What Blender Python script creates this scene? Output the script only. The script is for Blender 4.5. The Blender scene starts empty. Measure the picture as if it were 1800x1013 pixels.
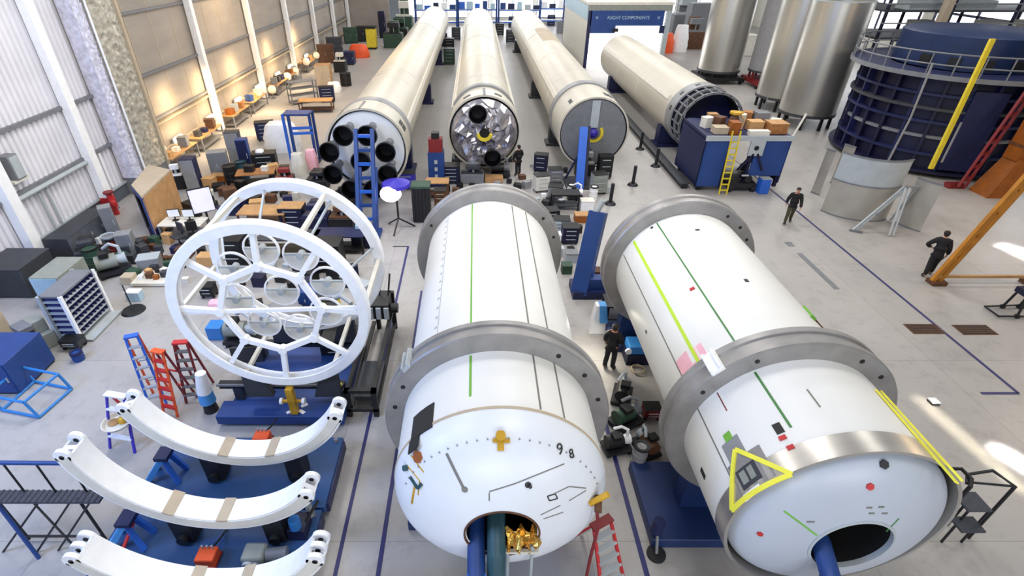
import bpy, bmesh, math, random
from mathutils import Matrix, Vector, Euler
C = bpy.context.scene.collection
random.seed(7)
PI = math.pi
# ------------------------------------------------------------------ camera numbers and rays
H, F, CX, CY = 11.0, 912.0, 835.0, 506.0
TH = math.atan(601/912.); cc, ss = math.cos(TH), math.sin(TH)
def ray(px, py):
    x = (px-CX)/F; y = (CY-py)/F
    return Vector((x, cc+y*ss, -ss+y*cc))
O = Vector((0, 0, H))
def G(px, py, z=0.0):                       # point of the photograph on a level plane
    d = ray(px, py); return O + d*((z-H)/d.z)
def GY(px, py, Y):
    d = ray(px, py); return O + d*(Y/d.y)
def GX(px, py, X):
    d = ray(px, py); return O + d*(X/d.x)
def GC(px, py, Xc, Zc, R):                  # on a cylinder lying along Y -> (angle, Y)
    d = ray(px, py); ox, oz = -Xc, H-Zc
    a = d.x*d.x+d.z*d.z; b = 2*(ox*d.x+oz*d.z); c = ox*ox+oz*oz-R*R
    q = b*b-4*a*c
    t = (-b-math.sqrt(max(q, 0)))/(2*a)
    p = O+d*t
    return math.atan2(p.z-Zc, p.x-Xc), p.y
# ------------------------------------------------------------------ materials
def lin(h):
    h = h.lstrip('#'); r = [int(h[i:i+2], 16)/255 for i in (0, 2, 4)]
    return tuple(c/12.92 if c <= .04045 else ((c+.055)/1.055)**2.4 for c in r)+(1,)
M = {}
def mat(name, col, rough=.5, metal=0., var=.12, scale=3., bump=0., bscale=None, emit=0., coat=0., stretch=None, col2=None):
    m = bpy.data.materials.new(name); m.use_nodes = True
    nt = m.node_tree; b = nt.nodes['Principled BSDF']
    c = lin(col) if isinstance(col, str) else col
    b.inputs['Roughness'].default_value = rough; b.inputs['Metallic'].default_value = metal
    if coat: b.inputs['Coat Weight'].default_value = coat
    tc = nt.nodes.new('ShaderNodeTexCoord'); mp = nt.nodes.new('ShaderNodeMapping')
    nt.links.new(tc.outputs['Object'], mp.inputs['Vector'])
    if stretch: mp.inputs['Scale'].default_value = stretch
    nz = nt.nodes.new('ShaderNodeTexNoise'); nz.inputs['Scale'].default_value = scale; nz.inputs['Detail'].default_value = 5
    nt.links.new(mp.outputs['Vector'], nz.inputs['Vector'])
    rp = nt.nodes.new('ShaderNodeValToRGB'); nt.links.new(nz.outputs['Fac'], rp.inputs['Fac'])
    rp.color_ramp.elements[0].position = .3; rp.color_ramp.elements[1].position = .7
    c2 = lin(col2) if col2 else tuple(x*(1-var) for x in c[:3])+(1,)
    rp.color_ramp.elements[0].color = c2; rp.color_ramp.elements[1].color = tuple(min(1, x*(1+var*.4)) for x in c[:3])+(1,)
    nt.links.new(rp.outputs['Color'], b.inputs['Base Color'])
    if bump:
        n2 = nt.nodes.new('ShaderNodeTexNoise'); n2.inputs['Scale'].default_value = bscale or scale*4; n2.inputs['Detail'].default_value = 4
        nt.links.new(mp.outputs['Vector'], n2.inputs['Vector'])
        bp = nt.nodes.new('ShaderNodeBump'); bp.inputs['Strength'].default_value = bump; bp.inputs['Distance'].default_value = .05
        nt.links.new(n2.outputs['Fac'], bp.inputs['Height']); nt.links.new(bp.outputs['Normal'], b.inputs['Normal'])
    if emit:
        b.inputs['Emission Color'].default_value = c; b.inputs['Emission Strength'].default_value = emit
    M[name] = m; return m
mat('tank_white', '#e6e5e1', .42, var=.05, scale=.7)
mat('rocket_white', '#c4beb0', .42, var=.13, scale=.6, stretch=(1, .25, 1))
mat('dome_white', '#dfe3ea', .38, var=.06, scale=1.2)
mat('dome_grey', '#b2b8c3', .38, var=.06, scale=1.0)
mat('aluminium', '#9b9896', .42, .45, var=.18, scale=2.5)
mat('bare_alu', '#c9c4bd', .3, .8, var=.15, scale=1.0, stretch=(.3, 3, .3))
mat('steel_tank', '#bcb9b2', .33, .85, var=.08, scale=1.0, stretch=(2, 2, .2))
mat('white_paint', '#f1f1f2', .45, var=.06, scale=4)
mat('offwhite', '#d9d5ca', .6, var=.1)
mat('cradle_blue', '#152c5e', .5, var=.2)
mat('drum_blue', '#0e2752', .5, var=.25)
mat('lamp_cream', '#f6e3c4', .4, emit=.25)
mat('blue', '#1c3f80', .5, var=.18, scale=1.5)
mat('deck_blue', '#1c4474', .55, var=.2, scale=1.2)
mat('navy', '#101a48', .5, var=.3, scale=1.2)
mat('dark_navy', '#070a33', .55, var=.3, scale=1.5)
mat('bright_blue', '#2b63c8', .45, var=.1)
mat('sky_blue', '#4f9be0', .5, var=.1)
mat('tube_blue', '#2f7cc4', .45, var=.1)
mat('violet', '#3a2fb0', .45, var=.15)
mat('black', '#101013', .5, var=.3)
mat('rubber', '#18181b', .7, var=.3)
mat('dark_grey', '#36383e', .55, var=.2)
mat('mid_grey', '#74767b', .5, var=.15)
mat('light_grey', '#a9b0b4', .5, var=.1)
mat('grey_green', '#8c9088', .55, var=.15)
mat('pale_blue_grey', '#a8c4d4', .5, var=.1)
mat('beige', '#b8a891', .65, var=.1)
mat('tan', '#b98d5d', .65, var=.2)
mat('wood', '#a8713f', .6, var=.3, scale=5, stretch=(1, 6, 1))
mat('cardboard', '#c79a66', .8, var=.12)
mat('brown', '#5d3a22', .65, var=.35)
mat('red', '#c02a2c', .5, var=.15)
mat('dark_red', '#7c1f22', .55, var=.2)
mat('orange_red', '#ec5a28', .5, var=.1)
mat('orange', '#94500f', .5, var=.25)
mat('orange_beam', '#b9781f', .5, var=.3, scale=2)
mat('yellow', '#dcc531', .5, var=.15)
mat('gold', '#d9a932', .45, .3, var=.3)
mat('yellow_tape', '#f0ea4a', .5, var=.08)
mat('lime_tape', '#bfe03a', .5, var=.08)
mat('green_tape', '#3f7d3c', .5, var=.15)
mat('lime_green', '#6fae3e', .5, var=.12)
mat('pink_film', '#f5b9c6', .5, var=.1)
mat('green', '#2c4a38', .6, var=.3)
mat('teal', '#2a4d58', .45, var=.2)
mat('foil', '#c3c0c8', .25, .85, var=.3, scale=2, bump=.3, bscale=2)
mat('gold_foil', '#e2b45a', .25, .8, var=.3, scale=6, bump=.8, bscale=6)
mat('silver_wrap', '#bdb8ab', .38, .3, var=.4, scale=5, bump=1.0, bscale=3)
mat('violet_wrap', '#d6d5e6', .42, .1, var=.3, scale=5, bump=.5, bscale=4)
mat('screen', '#d9d6ee', .3, emit=.5)
mat('lamp_glow', '#fff0c8', .4, emit=9.)
mat('lamp_violet', '#f1e8ff', .4, emit=5.)
mat('window_glow', '#f4f8ff', .4, emit=3.2)
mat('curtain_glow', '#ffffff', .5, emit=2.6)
mat('tape_blue', '#23255f', .5, var=.1)
mat('skin', '#b98468', .55, var=.08)
mat('black_cloth', '#131217', .85, var=.3)
mat('dark_trousers', '#17161b', .85, var=.25)
mat('olive_cloth', '#44422c', .85, var=.2)
mat('hair', '#18120e', .7, var=.3)
mat('eye', '#20180f', .3)
mat('lip', '#8d4b43', .5)
mat('grating', '#4a4d58', .6, .3, var=.3, scale=20)
mat('iron', '#2b2c31', .5, .4, var=.3)
mat('purple_ball', '#25158f', .35, var=.1)
mat('panel_grey', '#8a8a8c', .45, var=.12)
mat('sheet_alu', '#b3afa6', .42, .45, var=.12, scale=1.2)
mat('wall_beige', '#a1988f', .75, var=.14, scale=.6, stretch=(1, .5, 2))
mat('wall_corrugated', '#e0dee4', .5, var=.1, scale=.8)
mat('wainscot', '#565a63', .7, var=.2)
# concrete floor: stains and joints
def floor_mat():
    m = mat('concrete', '#a9a5a2', .38, var=.1, scale=.35); nt = m.node_tree; b = nt.nodes['Principled BSDF']
    rp = [n for n in nt.nodes if n.type == 'VALTORGB'][0]
    tc = [n for n in nt.nodes if n.type == 'TEX_COORD'][0]
    br = nt.nodes.new('ShaderNodeTexBrick'); br.inputs['Scale'].default_value = 1; br.offset = 0
    br.inputs['Mortar Size'].default_value = .012; br.inputs['Brick Width'].default_value = 6; br.inputs['Row Height'].default_value = 6
    br.inputs['Color1'].default_value = (1, 1, 1, 1); br.inputs['Color2'].default_value = (.95, .95, .95, 1); br.inputs['Mortar'].default_value = (.72, .72, .72, 1)
    nt.links.new(tc.outputs['Object'], br.inputs['Vector'])
    n2 = nt.nodes.new('ShaderNodeTexNoise'); n2.inputs['Scale'].default_value = 2.2; n2.inputs['Detail'].default_value = 8; n2.inputs['Roughness'].default_value = .7
    nt.links.new(tc.outputs['Object'], n2.inputs['Vector'])
    r2 = nt.nodes.new('ShaderNodeValToRGB'); r2.color_ramp.elements[0].position = .28; r2.color_ramp.elements[0].color = (.8, .8, .8, 1)
    r2.color_ramp.elements[1].position = .5; nt.links.new(n2.outputs['Fac'], r2.inputs['Fac'])
    m1 = nt.nodes.new('ShaderNodeMixRGB'); m1.blend_type = 'MULTIPLY'; m1.inputs['Fac'].default_value = 1
    m2 = nt.nodes.new('ShaderNodeMixRGB'); m2.blend_type = 'MULTIPLY'; m2.inputs['Fac'].default_value = 1
    nt.links.new(rp.outputs['Color'], m1.inputs[1]); nt.links.new(br.outputs['Color'], m1.inputs[2])
    nt.links.new(m1.outputs['Color'], m2.inputs[1]); nt.links.new(r2.outputs['Color'], m2.inputs[2])
    nt.links.new(m2.outputs['Color'], b.inputs['Base Color'])
    rr = nt.nodes.new('ShaderNodeMapRange'); rr.inputs['To Min'].default_value = .25; rr.inputs['To Max'].default_value = .55
    nt.links.new(n2.outputs['Fac'], rr.inputs['Value']); nt.links.new(rr.outputs['Result'], b.inputs['Roughness'])
floor_mat()
# ------------------------------------------------------------------ mesh builder
ORG = {}
class MB:
    def __init__(s): s.v = []; s.f = []; s.m = []; s.k = 0
    def mi(s, k): s.k = k; return s
    def add(s, vs, fs):
        o = len(s.v); s.v += [Vector(p) for p in vs]; s.f += [tuple(i+o for i in f) for f in fs]; s.m += [s.k]*len(fs); return s
    def box(s, c, d, rz=0, R=None):
        x, y, z = d[0]/2, d[1]/2, d[2]/2
        vs = [Vector((i, j, k)) for i in (-x, x) for j in (-y, y) for k in (-z, z)]
        R = R or Matrix.Rotation(rz, 3, 'Z'); c = Vector(c)
        return s.add([R@v+c for v in vs], [(0, 1, 3, 2), (4, 6, 7, 5), (0, 4, 5, 1), (2, 3, 7, 6), (0, 2, 6, 4), (1, 5, 7, 3)])
    def bb(s, x0, x1, y0, y1, z0, z1): return s.box(((x0+x1)/2, (y0+y1)/2, (z0+z1)/2), (abs(x1-x0), abs(y1-y0), abs(z1-z0)))
    def bar(s, a, b, w, h=None, up=(0, 0, 1)):
        a, b = Vector(a), Vector(b); t = (b-a); L = t.length; t.normalize(); u = Vector(up)
        if abs(t.dot(u)) > .98: u = Vector((0, 1, 0))
        sd = t.cross(u).normalized(); u2 = sd.cross(t).normalized()
        R = Matrix((sd, t, u2)).transposed()
        return s.box((a+b)/2, (w, L, h or w), R=R)
    def cyl(s, a, b, r0, r1=None, n=14, cap=True):
        return s.tube([a, b], [r0, r0 if r1 is None else r1], n, cap)
    def tube(s, pts, r, n=8, cap=True):
        P = [Vector(p) for p in pts]; rs = r if isinstance(r, (list, tuple)) else [r]*len(P)
        vs = []; fs = []; u = None
        for i, p in enumerate(P):
            t = (P[min(i+1, len(P)-1)]-P[max(i-1, 0)]).normalized()
            if u is None:
                u = Vector((0, 0, 1)) if abs(t.z) < .9 else Vector((1, 0, 0))
            u = (u-t*u.dot(t))
            if u.length < 1e-5: u = t.orthogonal()
            u.normalize(); w = t.cross(u)
            for k in range(n):
                a = 2*PI*k/n; vs.append(p+(u*math.cos(a)+w*math.sin(a))*rs[i])
        for i in range(len(P)-1):
            for k in range(n):
                k2 = (k+1) % n; fs.append((i*n+k, i*n+k2, (i+1)*n+k2, (i+1)*n+k))
        if cap: fs += [tuple(range(n-1, -1, -1)), tuple(range((len(P)-1)*n, len(P)*n))]
        return s.add(vs, fs)
    def lathe(s, prof, o, axis='Y', n=64, a0=0, a1=2*PI, closed=False):
        full = abs(a1-a0-2*PI) < 1e-6; N = n if full else n+1; o = Vector(o); vs = []; fs = []; m = len(prof)
        for i in range(N):
            a = a0+(a1-a0)*i/n; c_, s_ = math.cos(a), math.sin(a)
            for r, t in prof:
                vs.append(o+(Vector((r*c_, t, r*s_)) if axis == 'Y' else Vector((r*c_, r*s_, t)) if axis == 'Z' else Vector((t, r*c_, r*s_))))
        mm = m if closed else m-1
        for i in range(n):
            i2 = (i+1) % N
            for j in range(mm):
                j2 = (j+1) % m; fs.append((i*m+j, i2*m+j, i2*m+j2, i*m+j2))
        if not full and closed: fs += [tuple(range(m)), tuple(range((N-1)*m, N*m))]
        return s.add(vs, fs)
    def prism(s, pts, ext):                   # polygon (3d points) swept by a vector
        P = [Vector(p) for p in pts]; e = Vector(ext); n = len(P)
        return s.add(P+[p+e for p in P], [tuple(range(n)), tuple(range(2*n-1, n-1, -1))]+[(i, (i+1) % n, (i+1) % n+n, i+n) for i in range(n)])
    def sph(s, c, r, n=12, sc=(1, 1, 1)):
        vs = []; fs = []; c = Vector(c); k = n//2
        for i in range(k+1):
            for j in range(n):
                a, b = PI*i/k, 2*PI*j/n
                vs.append(c+Vector((r*sc[0]*math.sin(a)*math.cos(b), r*sc[1]*math.sin(a)*math.sin(b), r*sc[2]*math.cos(a))))
        for i in range(k):
            for j in range(n): fs.append((i*n+j, i*n+(j+1) % n, (i+1)*n+(j+1) % n, (i+1)*n+j))
        return s.add(vs, fs)
    def patch(s, Xc, Zc, R, a0, a1, y0, y1, th=.006, n=None):   # thin sheet lying on a cylinder along Y
        n = n or max(1, int(abs(a1-a0)/.08)); vs = []; fs = []
        for i in range(n+1):
            a = a0+(a1-a0)*i/n
            for y in (y0, y1):
                for r in (R-.004, R+th): vs.append((Xc+r*math.cos(a), y, Zc+r*math.sin(a)))
        for i in range(n):
            b = i*4; fs += [(b+1, b+5, b+7, b+3), (b, b+2, b+6, b+4), (b, b+4, b+5, b+1), (b+2, b+3, b+7, b+6)]
        fs += [(0, 1, 3, 2), (n*4, n*4+2, n*4+3, n*4+1)]
        return s.add(vs, fs)
    def strip(s, pts, Xc, Zc, R, w, th=.008):   # tape over (angle, Y) points on a cylinder
        P = []
        for (a, y) in pts: P.append((a, y))
        for (a, y), (b, z) in zip(P, P[1:]):
            k = max(1, int(abs(b-a)/.05)); da, dy = (b-a)*R, z-y; L = math.hypot(da, dy); nx, ny = -dy/L*w/2, da/L*w/2
            for i in range(k):
                q = [(a+(b-a)*i/k, y+(z-y)*i/k), (a+(b-a)*(i+1)/k, y+(z-y)*(i+1)/k)]
                vs = []
                for (aa, yy) in q:
                    for sg in (-1, 1):
                        for r in (R-.004, R+th):
                            t = aa+sg*nx/R; vs.append((Xc+r*math.cos(t), yy+sg*ny, Zc+r*math.sin(t)))
                s.add(vs, [(1, 3, 7, 5), (0, 4, 6, 2), (0, 1, 5, 4), (2, 6, 7, 3), (0, 2, 3, 1), (4, 5, 7, 6)])
        return s
    def build(s, name, mats, parent=None, bev=0., ang=38, flat=False, top=None, origin=None):
        if isinstance(mats, str): mats = [mats]
        if parent is not None: W = ORG[parent.name]
        else:
            if origin is None:
                xs = [p.x for p in s.v]; ys = [p.y for p in s.v]; zs = [p.z for p in s.v]
                origin = ((min(xs)+max(xs))/2, (min(ys)+max(ys))/2, min(zs))
            W = Matrix.Translation(origin)
        Wi = W.inverted()
        me = bpy.data.meshes.new(name); me.from_pydata([Wi@p for p in s.v], [], s.f)
        for m in mats: me.materials.append(M[m])
        me.polygons.foreach_set('material_index', s.m)
        bm = bmesh.new(); bm.from_mesh(me); bmesh.ops.recalc_face_normals(bm, faces=bm.faces[:]); bm.to_mesh(me); bm.free()
        if not flat:
            me.polygons.foreach_set('use_smooth', [True]*len(me.polygons)); me.set_sharp_from_angle(angle=math.radians(ang))
        o = bpy.data.objects.new(name, me); C.objects.link(o); ORG[o.name] = W
        if parent is not None: o.parent = parent
        else: o.matrix_world = W
        if bev:
            b = o.modifiers.new('bevel', 'BEVEL'); b.width = bev; b.segments = 2; b.limit_method = 'ANGLE'; b.angle_limit = math.radians(40)
        return o
def tag(o, label, cat, group=None, kind=None):
    o['label'] = label; o['category'] = cat
    if group: o['group'] = group
    if kind: o['kind'] = kind
    return o
def T(name, label, cat, loc, rz=0., group=None):
    o = bpy.data.objects.new(name, None); o.empty_display_size = .2; C.objects.link(o)
    o.location = loc; o.rotation_euler = (0, 0, rz); ORG[o.name] = Matrix.Translation(loc)@Matrix.Rotation(rz, 4, 'Z')
    return tag(o, label, cat, group)
def S(o): o['kind'] = 'structure'; return o
def L(mb, t):                                # move a builder made in local coordinates into its thing's place
    W = ORG[t.name]; mb.v = [W@p for p in mb.v]; return mb
def lb(mb, name, m, t, parent=None, **k): L(mb, t); return mb.build(name, m, parent or t, **k)
def text(name, body, m, parent, loc, rot, size, ext=.004, align='CENTER'):
    cu = bpy.data.curves.new(name, 'FONT'); cu.body = body; cu.size = size; cu.extrude = ext; cu.align_x = align; cu.align_y = 'CENTER'
    tmp = bpy.data.objects.new(name, cu); C.objects.link(tmp)
    dg = bpy.context.evaluated_depsgraph_get(); me = bpy.data.meshes.new_from_object(tmp.evaluated_get(dg))
    bpy.data.objects.remove(tmp); W = Matrix.Translation(loc)@rot.to_4x4()
    me.transform(ORG[parent.name].inverted()@W); me.materials.clear(); me.materials.append(M[m])
    o = bpy.data.objects.new(name, me); C.objects.link(o); o.parent = parent; ORG[o.name] = ORG[parent.name]; return o
# ================================================================== SETTING
S(MB().bb(-19, 48, -3, 100, -.3, 0).build('floor', 'concrete'))
WX = -18.4
# left wall: ribbed sheet near the camera, flat panels beyond the wrapped pillar
w = MB(); Y0, Y1 = 8.0, 25.9; n = int((Y1-Y0)/.3); pts = []
for i in range(n):
    y = Y0+i*.3
    pts += [(WX, y), (WX, y+.16), (WX-.1, y+.18), (WX-.1, y+.28)]
vs = []; fs = []
for (x, y) in pts: vs += [(x, y, .65), (x, y, 14)]
for i in range(len(pts)-1): fs.append((2*i, 2*i+2, 2*i+3, 2*i+1))
w.add(vs, fs); w.mi(1).bb(WX-.2, WX-.04, 25.9, 86, 0, 14)
w.mi(2).bb(WX-.2, WX+.06, 8, 25.9, 0, .66); w.mi(0).bb(WX-.25, WX-.12, 8, 25.9, .6, 14)
S(w.build('wall_left', ['wall_corrugated', 'wall_beige', 'wainscot'], ang=10))
k = 0
def trim(mb, m):
    global k
    k += 1; return S(mb.build('trim_%d' % k, m))
for z in (5.03, 2.7): trim(MB().bb(WX-.02, WX+.16, 8, 86, z-.07, z+.07), 'mid_grey')
trim(MB().bb(WX-.02, WX+.28, 26, 86, 2.42, 2.5), 'beige')
trim(MB().bb(WX-.02, WX+.2, 26, 86, .85, 1.0), 'beige')
trim(MB().bb(WX-.02, WX+.14, 8, 25.9, .66, .74), 'light_grey')
trim(MB().bb(WX-.02, WX+.1, 26, 86, 8.0, 8.12), 'mid_grey')
for y in (30.5, 32.9, 35.2, 39.6, 42, 44.4, 49, 51.4, 53.8): trim(MB().bb(WX-.05, WX-.02, y-.03, y+.03, 1, 9), 'beige')
# rear walls
S(MB().bb(WX-.2, -12.3, 84, 84.2, 0, 12).build('wall_rear_left', 'wall_beige'))
S(MB().bb(-12.5, 46, 97, 97.3, 0, 16).build('wall_rear', 'offwhite'))
S(MB().bb(46, 46.3, -3, 97, 0, 16).build('wall_right', 'offwhite'))
for i, (x0, x1) in enumerate([(-12, -5.2), (-4.6, 2.2), (2.8, 9.6), (10.2, 16), (26, 33), (33.6, 40)]):
    t = S(MB().bb(x0, x1, 96.8, 96.96, 1.2, 11).build('window_%d' % (i+1), 'window_glow'))
    f = MB()
    for xx in (x0, (x0+x1)/2, x1): f.bb(xx-.07, xx+.07, 96.72, 96.82, 1.1, 11.1)
    for zz in (1.15, 4.4, 7.7, 11.05): f.bb(x0, x1, 96.72, 96.82, zz-.06, zz+.06)
    f.build('window_frame', 'light_grey', t)
for i, (y0, y1) in enumerate([(36, 46), (48, 58), (60, 72)]):
    t = S(MB().bb(45.84, 45.96, y0, y1, 2.5, 12).build('window_%d' % (i+7), 'window_glow'))
    f = MB()
    for yy in (y0, (y0+y1)/2, y1): f.bb(45.7, 45.85, yy-.1, yy+.1, 2.4, 12.1)
    for zz in (2.45, 5.6, 8.8, 12.05): f.bb(45.7, 45.85, y0, y1, zz-.1, zz+.1)
    f.build('window_frame', 'dark_navy', t)
# painted floor lines and drains
def line(pts, w_, m='tape_blue'):
    mb = MB()
    for a, b in zip(pts, pts[1:]): mb.bar((a[0], a[1], .004), (b[0], b[1], .004), w_, .008)
    return trim(mb, m)
line([(-2.93, 3.5), (-2.93, 20)], .09); line([(-2.93, 20), (-3.6, 20)], .07, 'dark_grey')
line([(-2.03, 3.5), (-2.03, 16.5)], .1); line([(3.6, 3.5), (3.6, 11.5)], .11)
line([(16, 30), (16, 11.05), (14.9, 11.05)], .1)
line([(16, 60), (16, 30)], .08, 'mid_grey')
line([(-6.9, 11.2), (-6.9, 9.95)], .07)
for i, (a, b) in enumerate([((14.9, 13.85), (16.0, 14.4)), ((16.55, 13.8), (17.75, 14.35))]):
    t = S(MB().bb(a[0], b[0], a[1], b[1], 0, .012).build('trim_%d' % (k+1+i), 'brown'))
    f = MB()
    for j in range(5): f.bb(a[0]+.05, b[0]-.05, a[1]+.06+j*.1, a[1]+.1+j*.1, .01, .022)
    f.build('grate', 'black', t)
k += 2
line([(13.9, 19.4), (13.9, 16.6)], .22, 'mid_grey'); line([(13.9, 20.4), (13.9, 20.0)], .3, 'mid_grey')
# white steel columns along the left wall
def column(y, label, foot=None, bw=.42):
    t = T('wall_column', label, 'column', (WX+.28, y, 0), 0, 'white columns along the left wall')
    x = WX+.28
    MB().bb(x-.2, x+.2, y-bw/2, y+bw/2, .0, 13).build('shaft', 'white_paint', t, bev=.02)
    MB().bb(x-.24, x+.25, y-bw/2-.05, y+bw/2+.05, 0, .09).build('foot_plate', 'mid_grey', t)
    if foot: MB().bb(x-.23, x+.23, y-bw/2-.03, y+bw/2+.03, .09, foot[1]).build('painted_foot', foot[0], t, bev=.01)
column(18.75, 'thick white wall column with a blue painted foot behind the grey cabinet', ('navy', .5), .5)
column(23.75, 'white wall column with a red painted foot', ('red', .75), .46)
for y, s in ((37.2, 'white wall column next beyond the foil wrapped pillar'), (46.5, 'white wall column, second beyond the foil wrapped pillar'),
             (55.8, 'white wall column, third beyond the foil wrapped pillar'), (65.1, 'white wall column, fourth beyond the foil wrapped pillar'),
             (74.4, 'white wall column, fifth beyond the foil wrapped pillar')): column(y, s)
column(83.2, 'white wall column at the far end of the left wall')
# crinkled foil pillar
t = T('wrapped_pillar', 'wide pillar wrapped in crinkled silver film against the left wall', 'pillar', (-17.9, 27.2, 0))
def crinkle(x0, x1, y0, y1, z0, z1, mtl, nm):
    P = [(x1, y0), (x1, y1)]; mb = MB(); random.seed(3); ny, nz = 22, 120; g = []
    for j in range(nz+1):
        for i in range(ny+1):
            u = i/ny; y = y0+(y1-y0)*u; z = z0+(z1-z0)*j/nz
            e = 0 if i in (0, ny) else 1
            g.append((x1+e*(.1*math.sin(PI*u)+random.uniform(-.05, .05)), y, z))
    vs = g; fs = [(j*(ny+1)+i, j*(ny+1)+i+1, (j+1)*(ny+1)+i+1, (j+1)*(ny+1)+i) for j in range(nz) for i in range(ny)]
    mb.add(vs, fs).bb(x0, x1-.01, y0, y1, z0, z1); mb.build(nm, mtl, t, ang=60)
crinkle(-18.35, -17.5, 26.5, 28.5, .9, 12, 'silver_wrap', 'film_wrap'); crinkle(-18.35, -17.7, 25.75, 26.5, .9, 12, 'violet_wrap', 'side_wrap')
MB().tube([(-17.5, 26.45, .9), (-17.5, 26.45, 12)], .05).build('edge_bead', 'white_paint', t)
MB().bb(-17.75, -17.4, 28.5, 28.7, .0, 12).build('corner_flashing', 'beige', t)
MB().bb(-18.35, -17.5, 25.8, 28.5, 0, .9).build('plinth', 'mid_grey', t)
# pipes on the ribbed wall
def pipe(pts, r, label, m='white_paint', name='wall_pipe'):
    return tag(MB().tube(pts, r).build(name, m), label, 'pipe')
pipe([(WX+.2, 19.2, 2.55), (WX+.2, 23.5, 2.55)], .1, 'grey pipe running level along the ribbed wall between two white columns', 'light_grey')
pipe([(WX+.15, 20.3, 2.4), (WX+.15, 20.3, .2)], .05, 'thin upright conduit on ribbed wall, nearer of the pair below the level pipe', 'light_grey', 'wall_conduit')
pipe([(WX+.15, 20.75, 2.4), (WX+.15, 20.75, .2)], .05, 'thin upright conduit on ribbed wall, farther of the pair below the level pipe', 'light_grey', 'wall_conduit')
pipe([(WX+.15, 24.6, 2.6), (WX+.15, 24.6, .9)], .05, 'white upright pipe on the wall just beyond the red footed column', 'white_paint')
pipe([(WX+.9, 22.8, .62), (WX+.9, 20.6, .62), (WX+.9, 20.6, .1)], .06, 'white low guard pipe in front of the dark wall base', 'white_paint', 'guard_rail')
t = T('wall_box', 'grey electrical box high on the ribbed wall at the left edge', 'electrical box', (WX+.25, 19.6, 3.4))
MB().bb(WX, WX+.45, 19.35, 19.85, 3.3, 4.25).build('body', 'mid_grey', t, bev=.02); MB().bb(WX+.45, WX+.47, 19.4, 19.8, 3.35, 4.2).build('door', 'light_grey', t)
MB().bb(WX, WX+.4, 19.2, 20.0, 3.2, 3.3).build('shelf', 'offwhite', t)
# ================================================================== CAMERA, LIGHT
cam = bpy.data.cameras.new('camera'); co = bpy.data.objects.new('camera', cam); C.objects.link(co)
co.location = O; co.rotation_euler = (PI/2-TH, 0, 0)
cam.sensor_width = 36; cam.lens = 36*F/1800; cam.shift_x = (900-CX)/1800; cam.shift_y = -(506.5-CY)/1800*0
cam.clip_end = 300; cam.clip_start = .05
sc = bpy.context.scene; sc.camera = co
sc.view_settings.view_transform = 'Standard'; sc.view_settings.look = 'None'; sc.view_settings.gamma = 1; sc.view_settings.exposure = -0.3
wd = bpy.data.worlds.new('hall_air'); sc.world = wd; wd.use_nodes = True
wd.node_tree.nodes['Background'].inputs['Color'].default_value = (.82, .9, 1, 1); wd.node_tree.nodes['Background'].inputs['Strength'].default_value = .21
def area(name, loc, tgt, sx, sy, power, col=(1, 1, 1)):
    l = bpy.data.lights.new(name, 'AREA'); l.shape = 'RECTANGLE'; l.size = sx; l.size_y = sy; l.energy = power; l.color = col
    o = bpy.data.objects.new(name, l); C.objects.link(o); o.location = loc
    o.rotation_euler = (Vector(tgt)-Vector(loc)).to_track_quat('-Z', 'Y').to_euler(); return o
for y, p in ((4, 2600), (16, 2600), (30, 3000), (46, 3400), (64, 3600), (82, 3600)):
    for x in (-9, 3, 15, 29): area('ceiling_lamp', (x, y, 17), (x, y, 0), 3.2, 5, p*((.13 if y < 25 else .24) if x > 20 else (.13 if y < 25 else .6 if y < 50 else .4) if x > 10 else (.27 if y < 20 else .34)), (1, .98, .95))
area('side_daylight', (-17, 2, 12), (-9, 9, 0), 6, 5, 2700, (.3, .5, 1))
area('front_fill', (-1, -9, 6.5), (1, 8, 2.5), 8, 4, 1250, (.93, .96, 1)); area('front_fill', (10, -9, 6.5), (7, 8, 2.5), 8, 4, 1150, (.93, .96, 1)); area('front_fill', (2, 14, 16), (2, 30, 2), 14, 3, 1800, (1, .98, .95))  # added fill lights with no fixture, brightening faces turned to the camera
area('wall_fill', (-9.5, 16, 14), (-18, 18.5, 3), 3, 8, 1100, (.95, .97, 1))  # added fill light that brightens the ribbed wall
area('rear_daylight', (0, 95.5, 8), (2, 60, 2), 24, 8, 2600, (.95, .98, 1))
for y in (32, 36.5, 42, 50, 58): area('bench_lamp', (WX+2.0, y, 2.4), (WX+.2, y, 1.0), .8, 4, 230, (1, .72, .38))
area('rocket_bay_lamp', (-13, 42, 10), (-12, 42, 0), 3, 14, 1500, (1, .7, .38))
area('aisle_lamp', (3.6, 12.9, 1.5), (3.5, 11.5, 0), .4, .4, 55, (1, .93, .75))
def beam(x, y, sx, sy, rz, power, col):
    o = area('window_beam', (x, y, 14), (x, y, 0), sx, sy, power, col); o.rotation_euler = (0, 0, rz); o.data.spread = math.radians(2.5)
b_ = G(1700, 775); beam(b_.x, b_.y,   .28, 3.2, .12, 8, (1, .95, .7)); b_ = G(1783, 808); beam(b_.x, b_.y, .4, .8, .4, 20, (1, 1, 1)); b_ = G(1790, 442); beam(b_.x, b_.y, .8, 1.2, .3, 60, (1, .97, .9)); b_ = G(1600, 385); beam(b_.x, b_.y, .2, 1.6, -.4, 12, (1, .93, .75))
area('warm_lamp', (27, 16, 9), (22, 20, 0), 3, 3, 500, (1, .75, .45))
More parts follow.
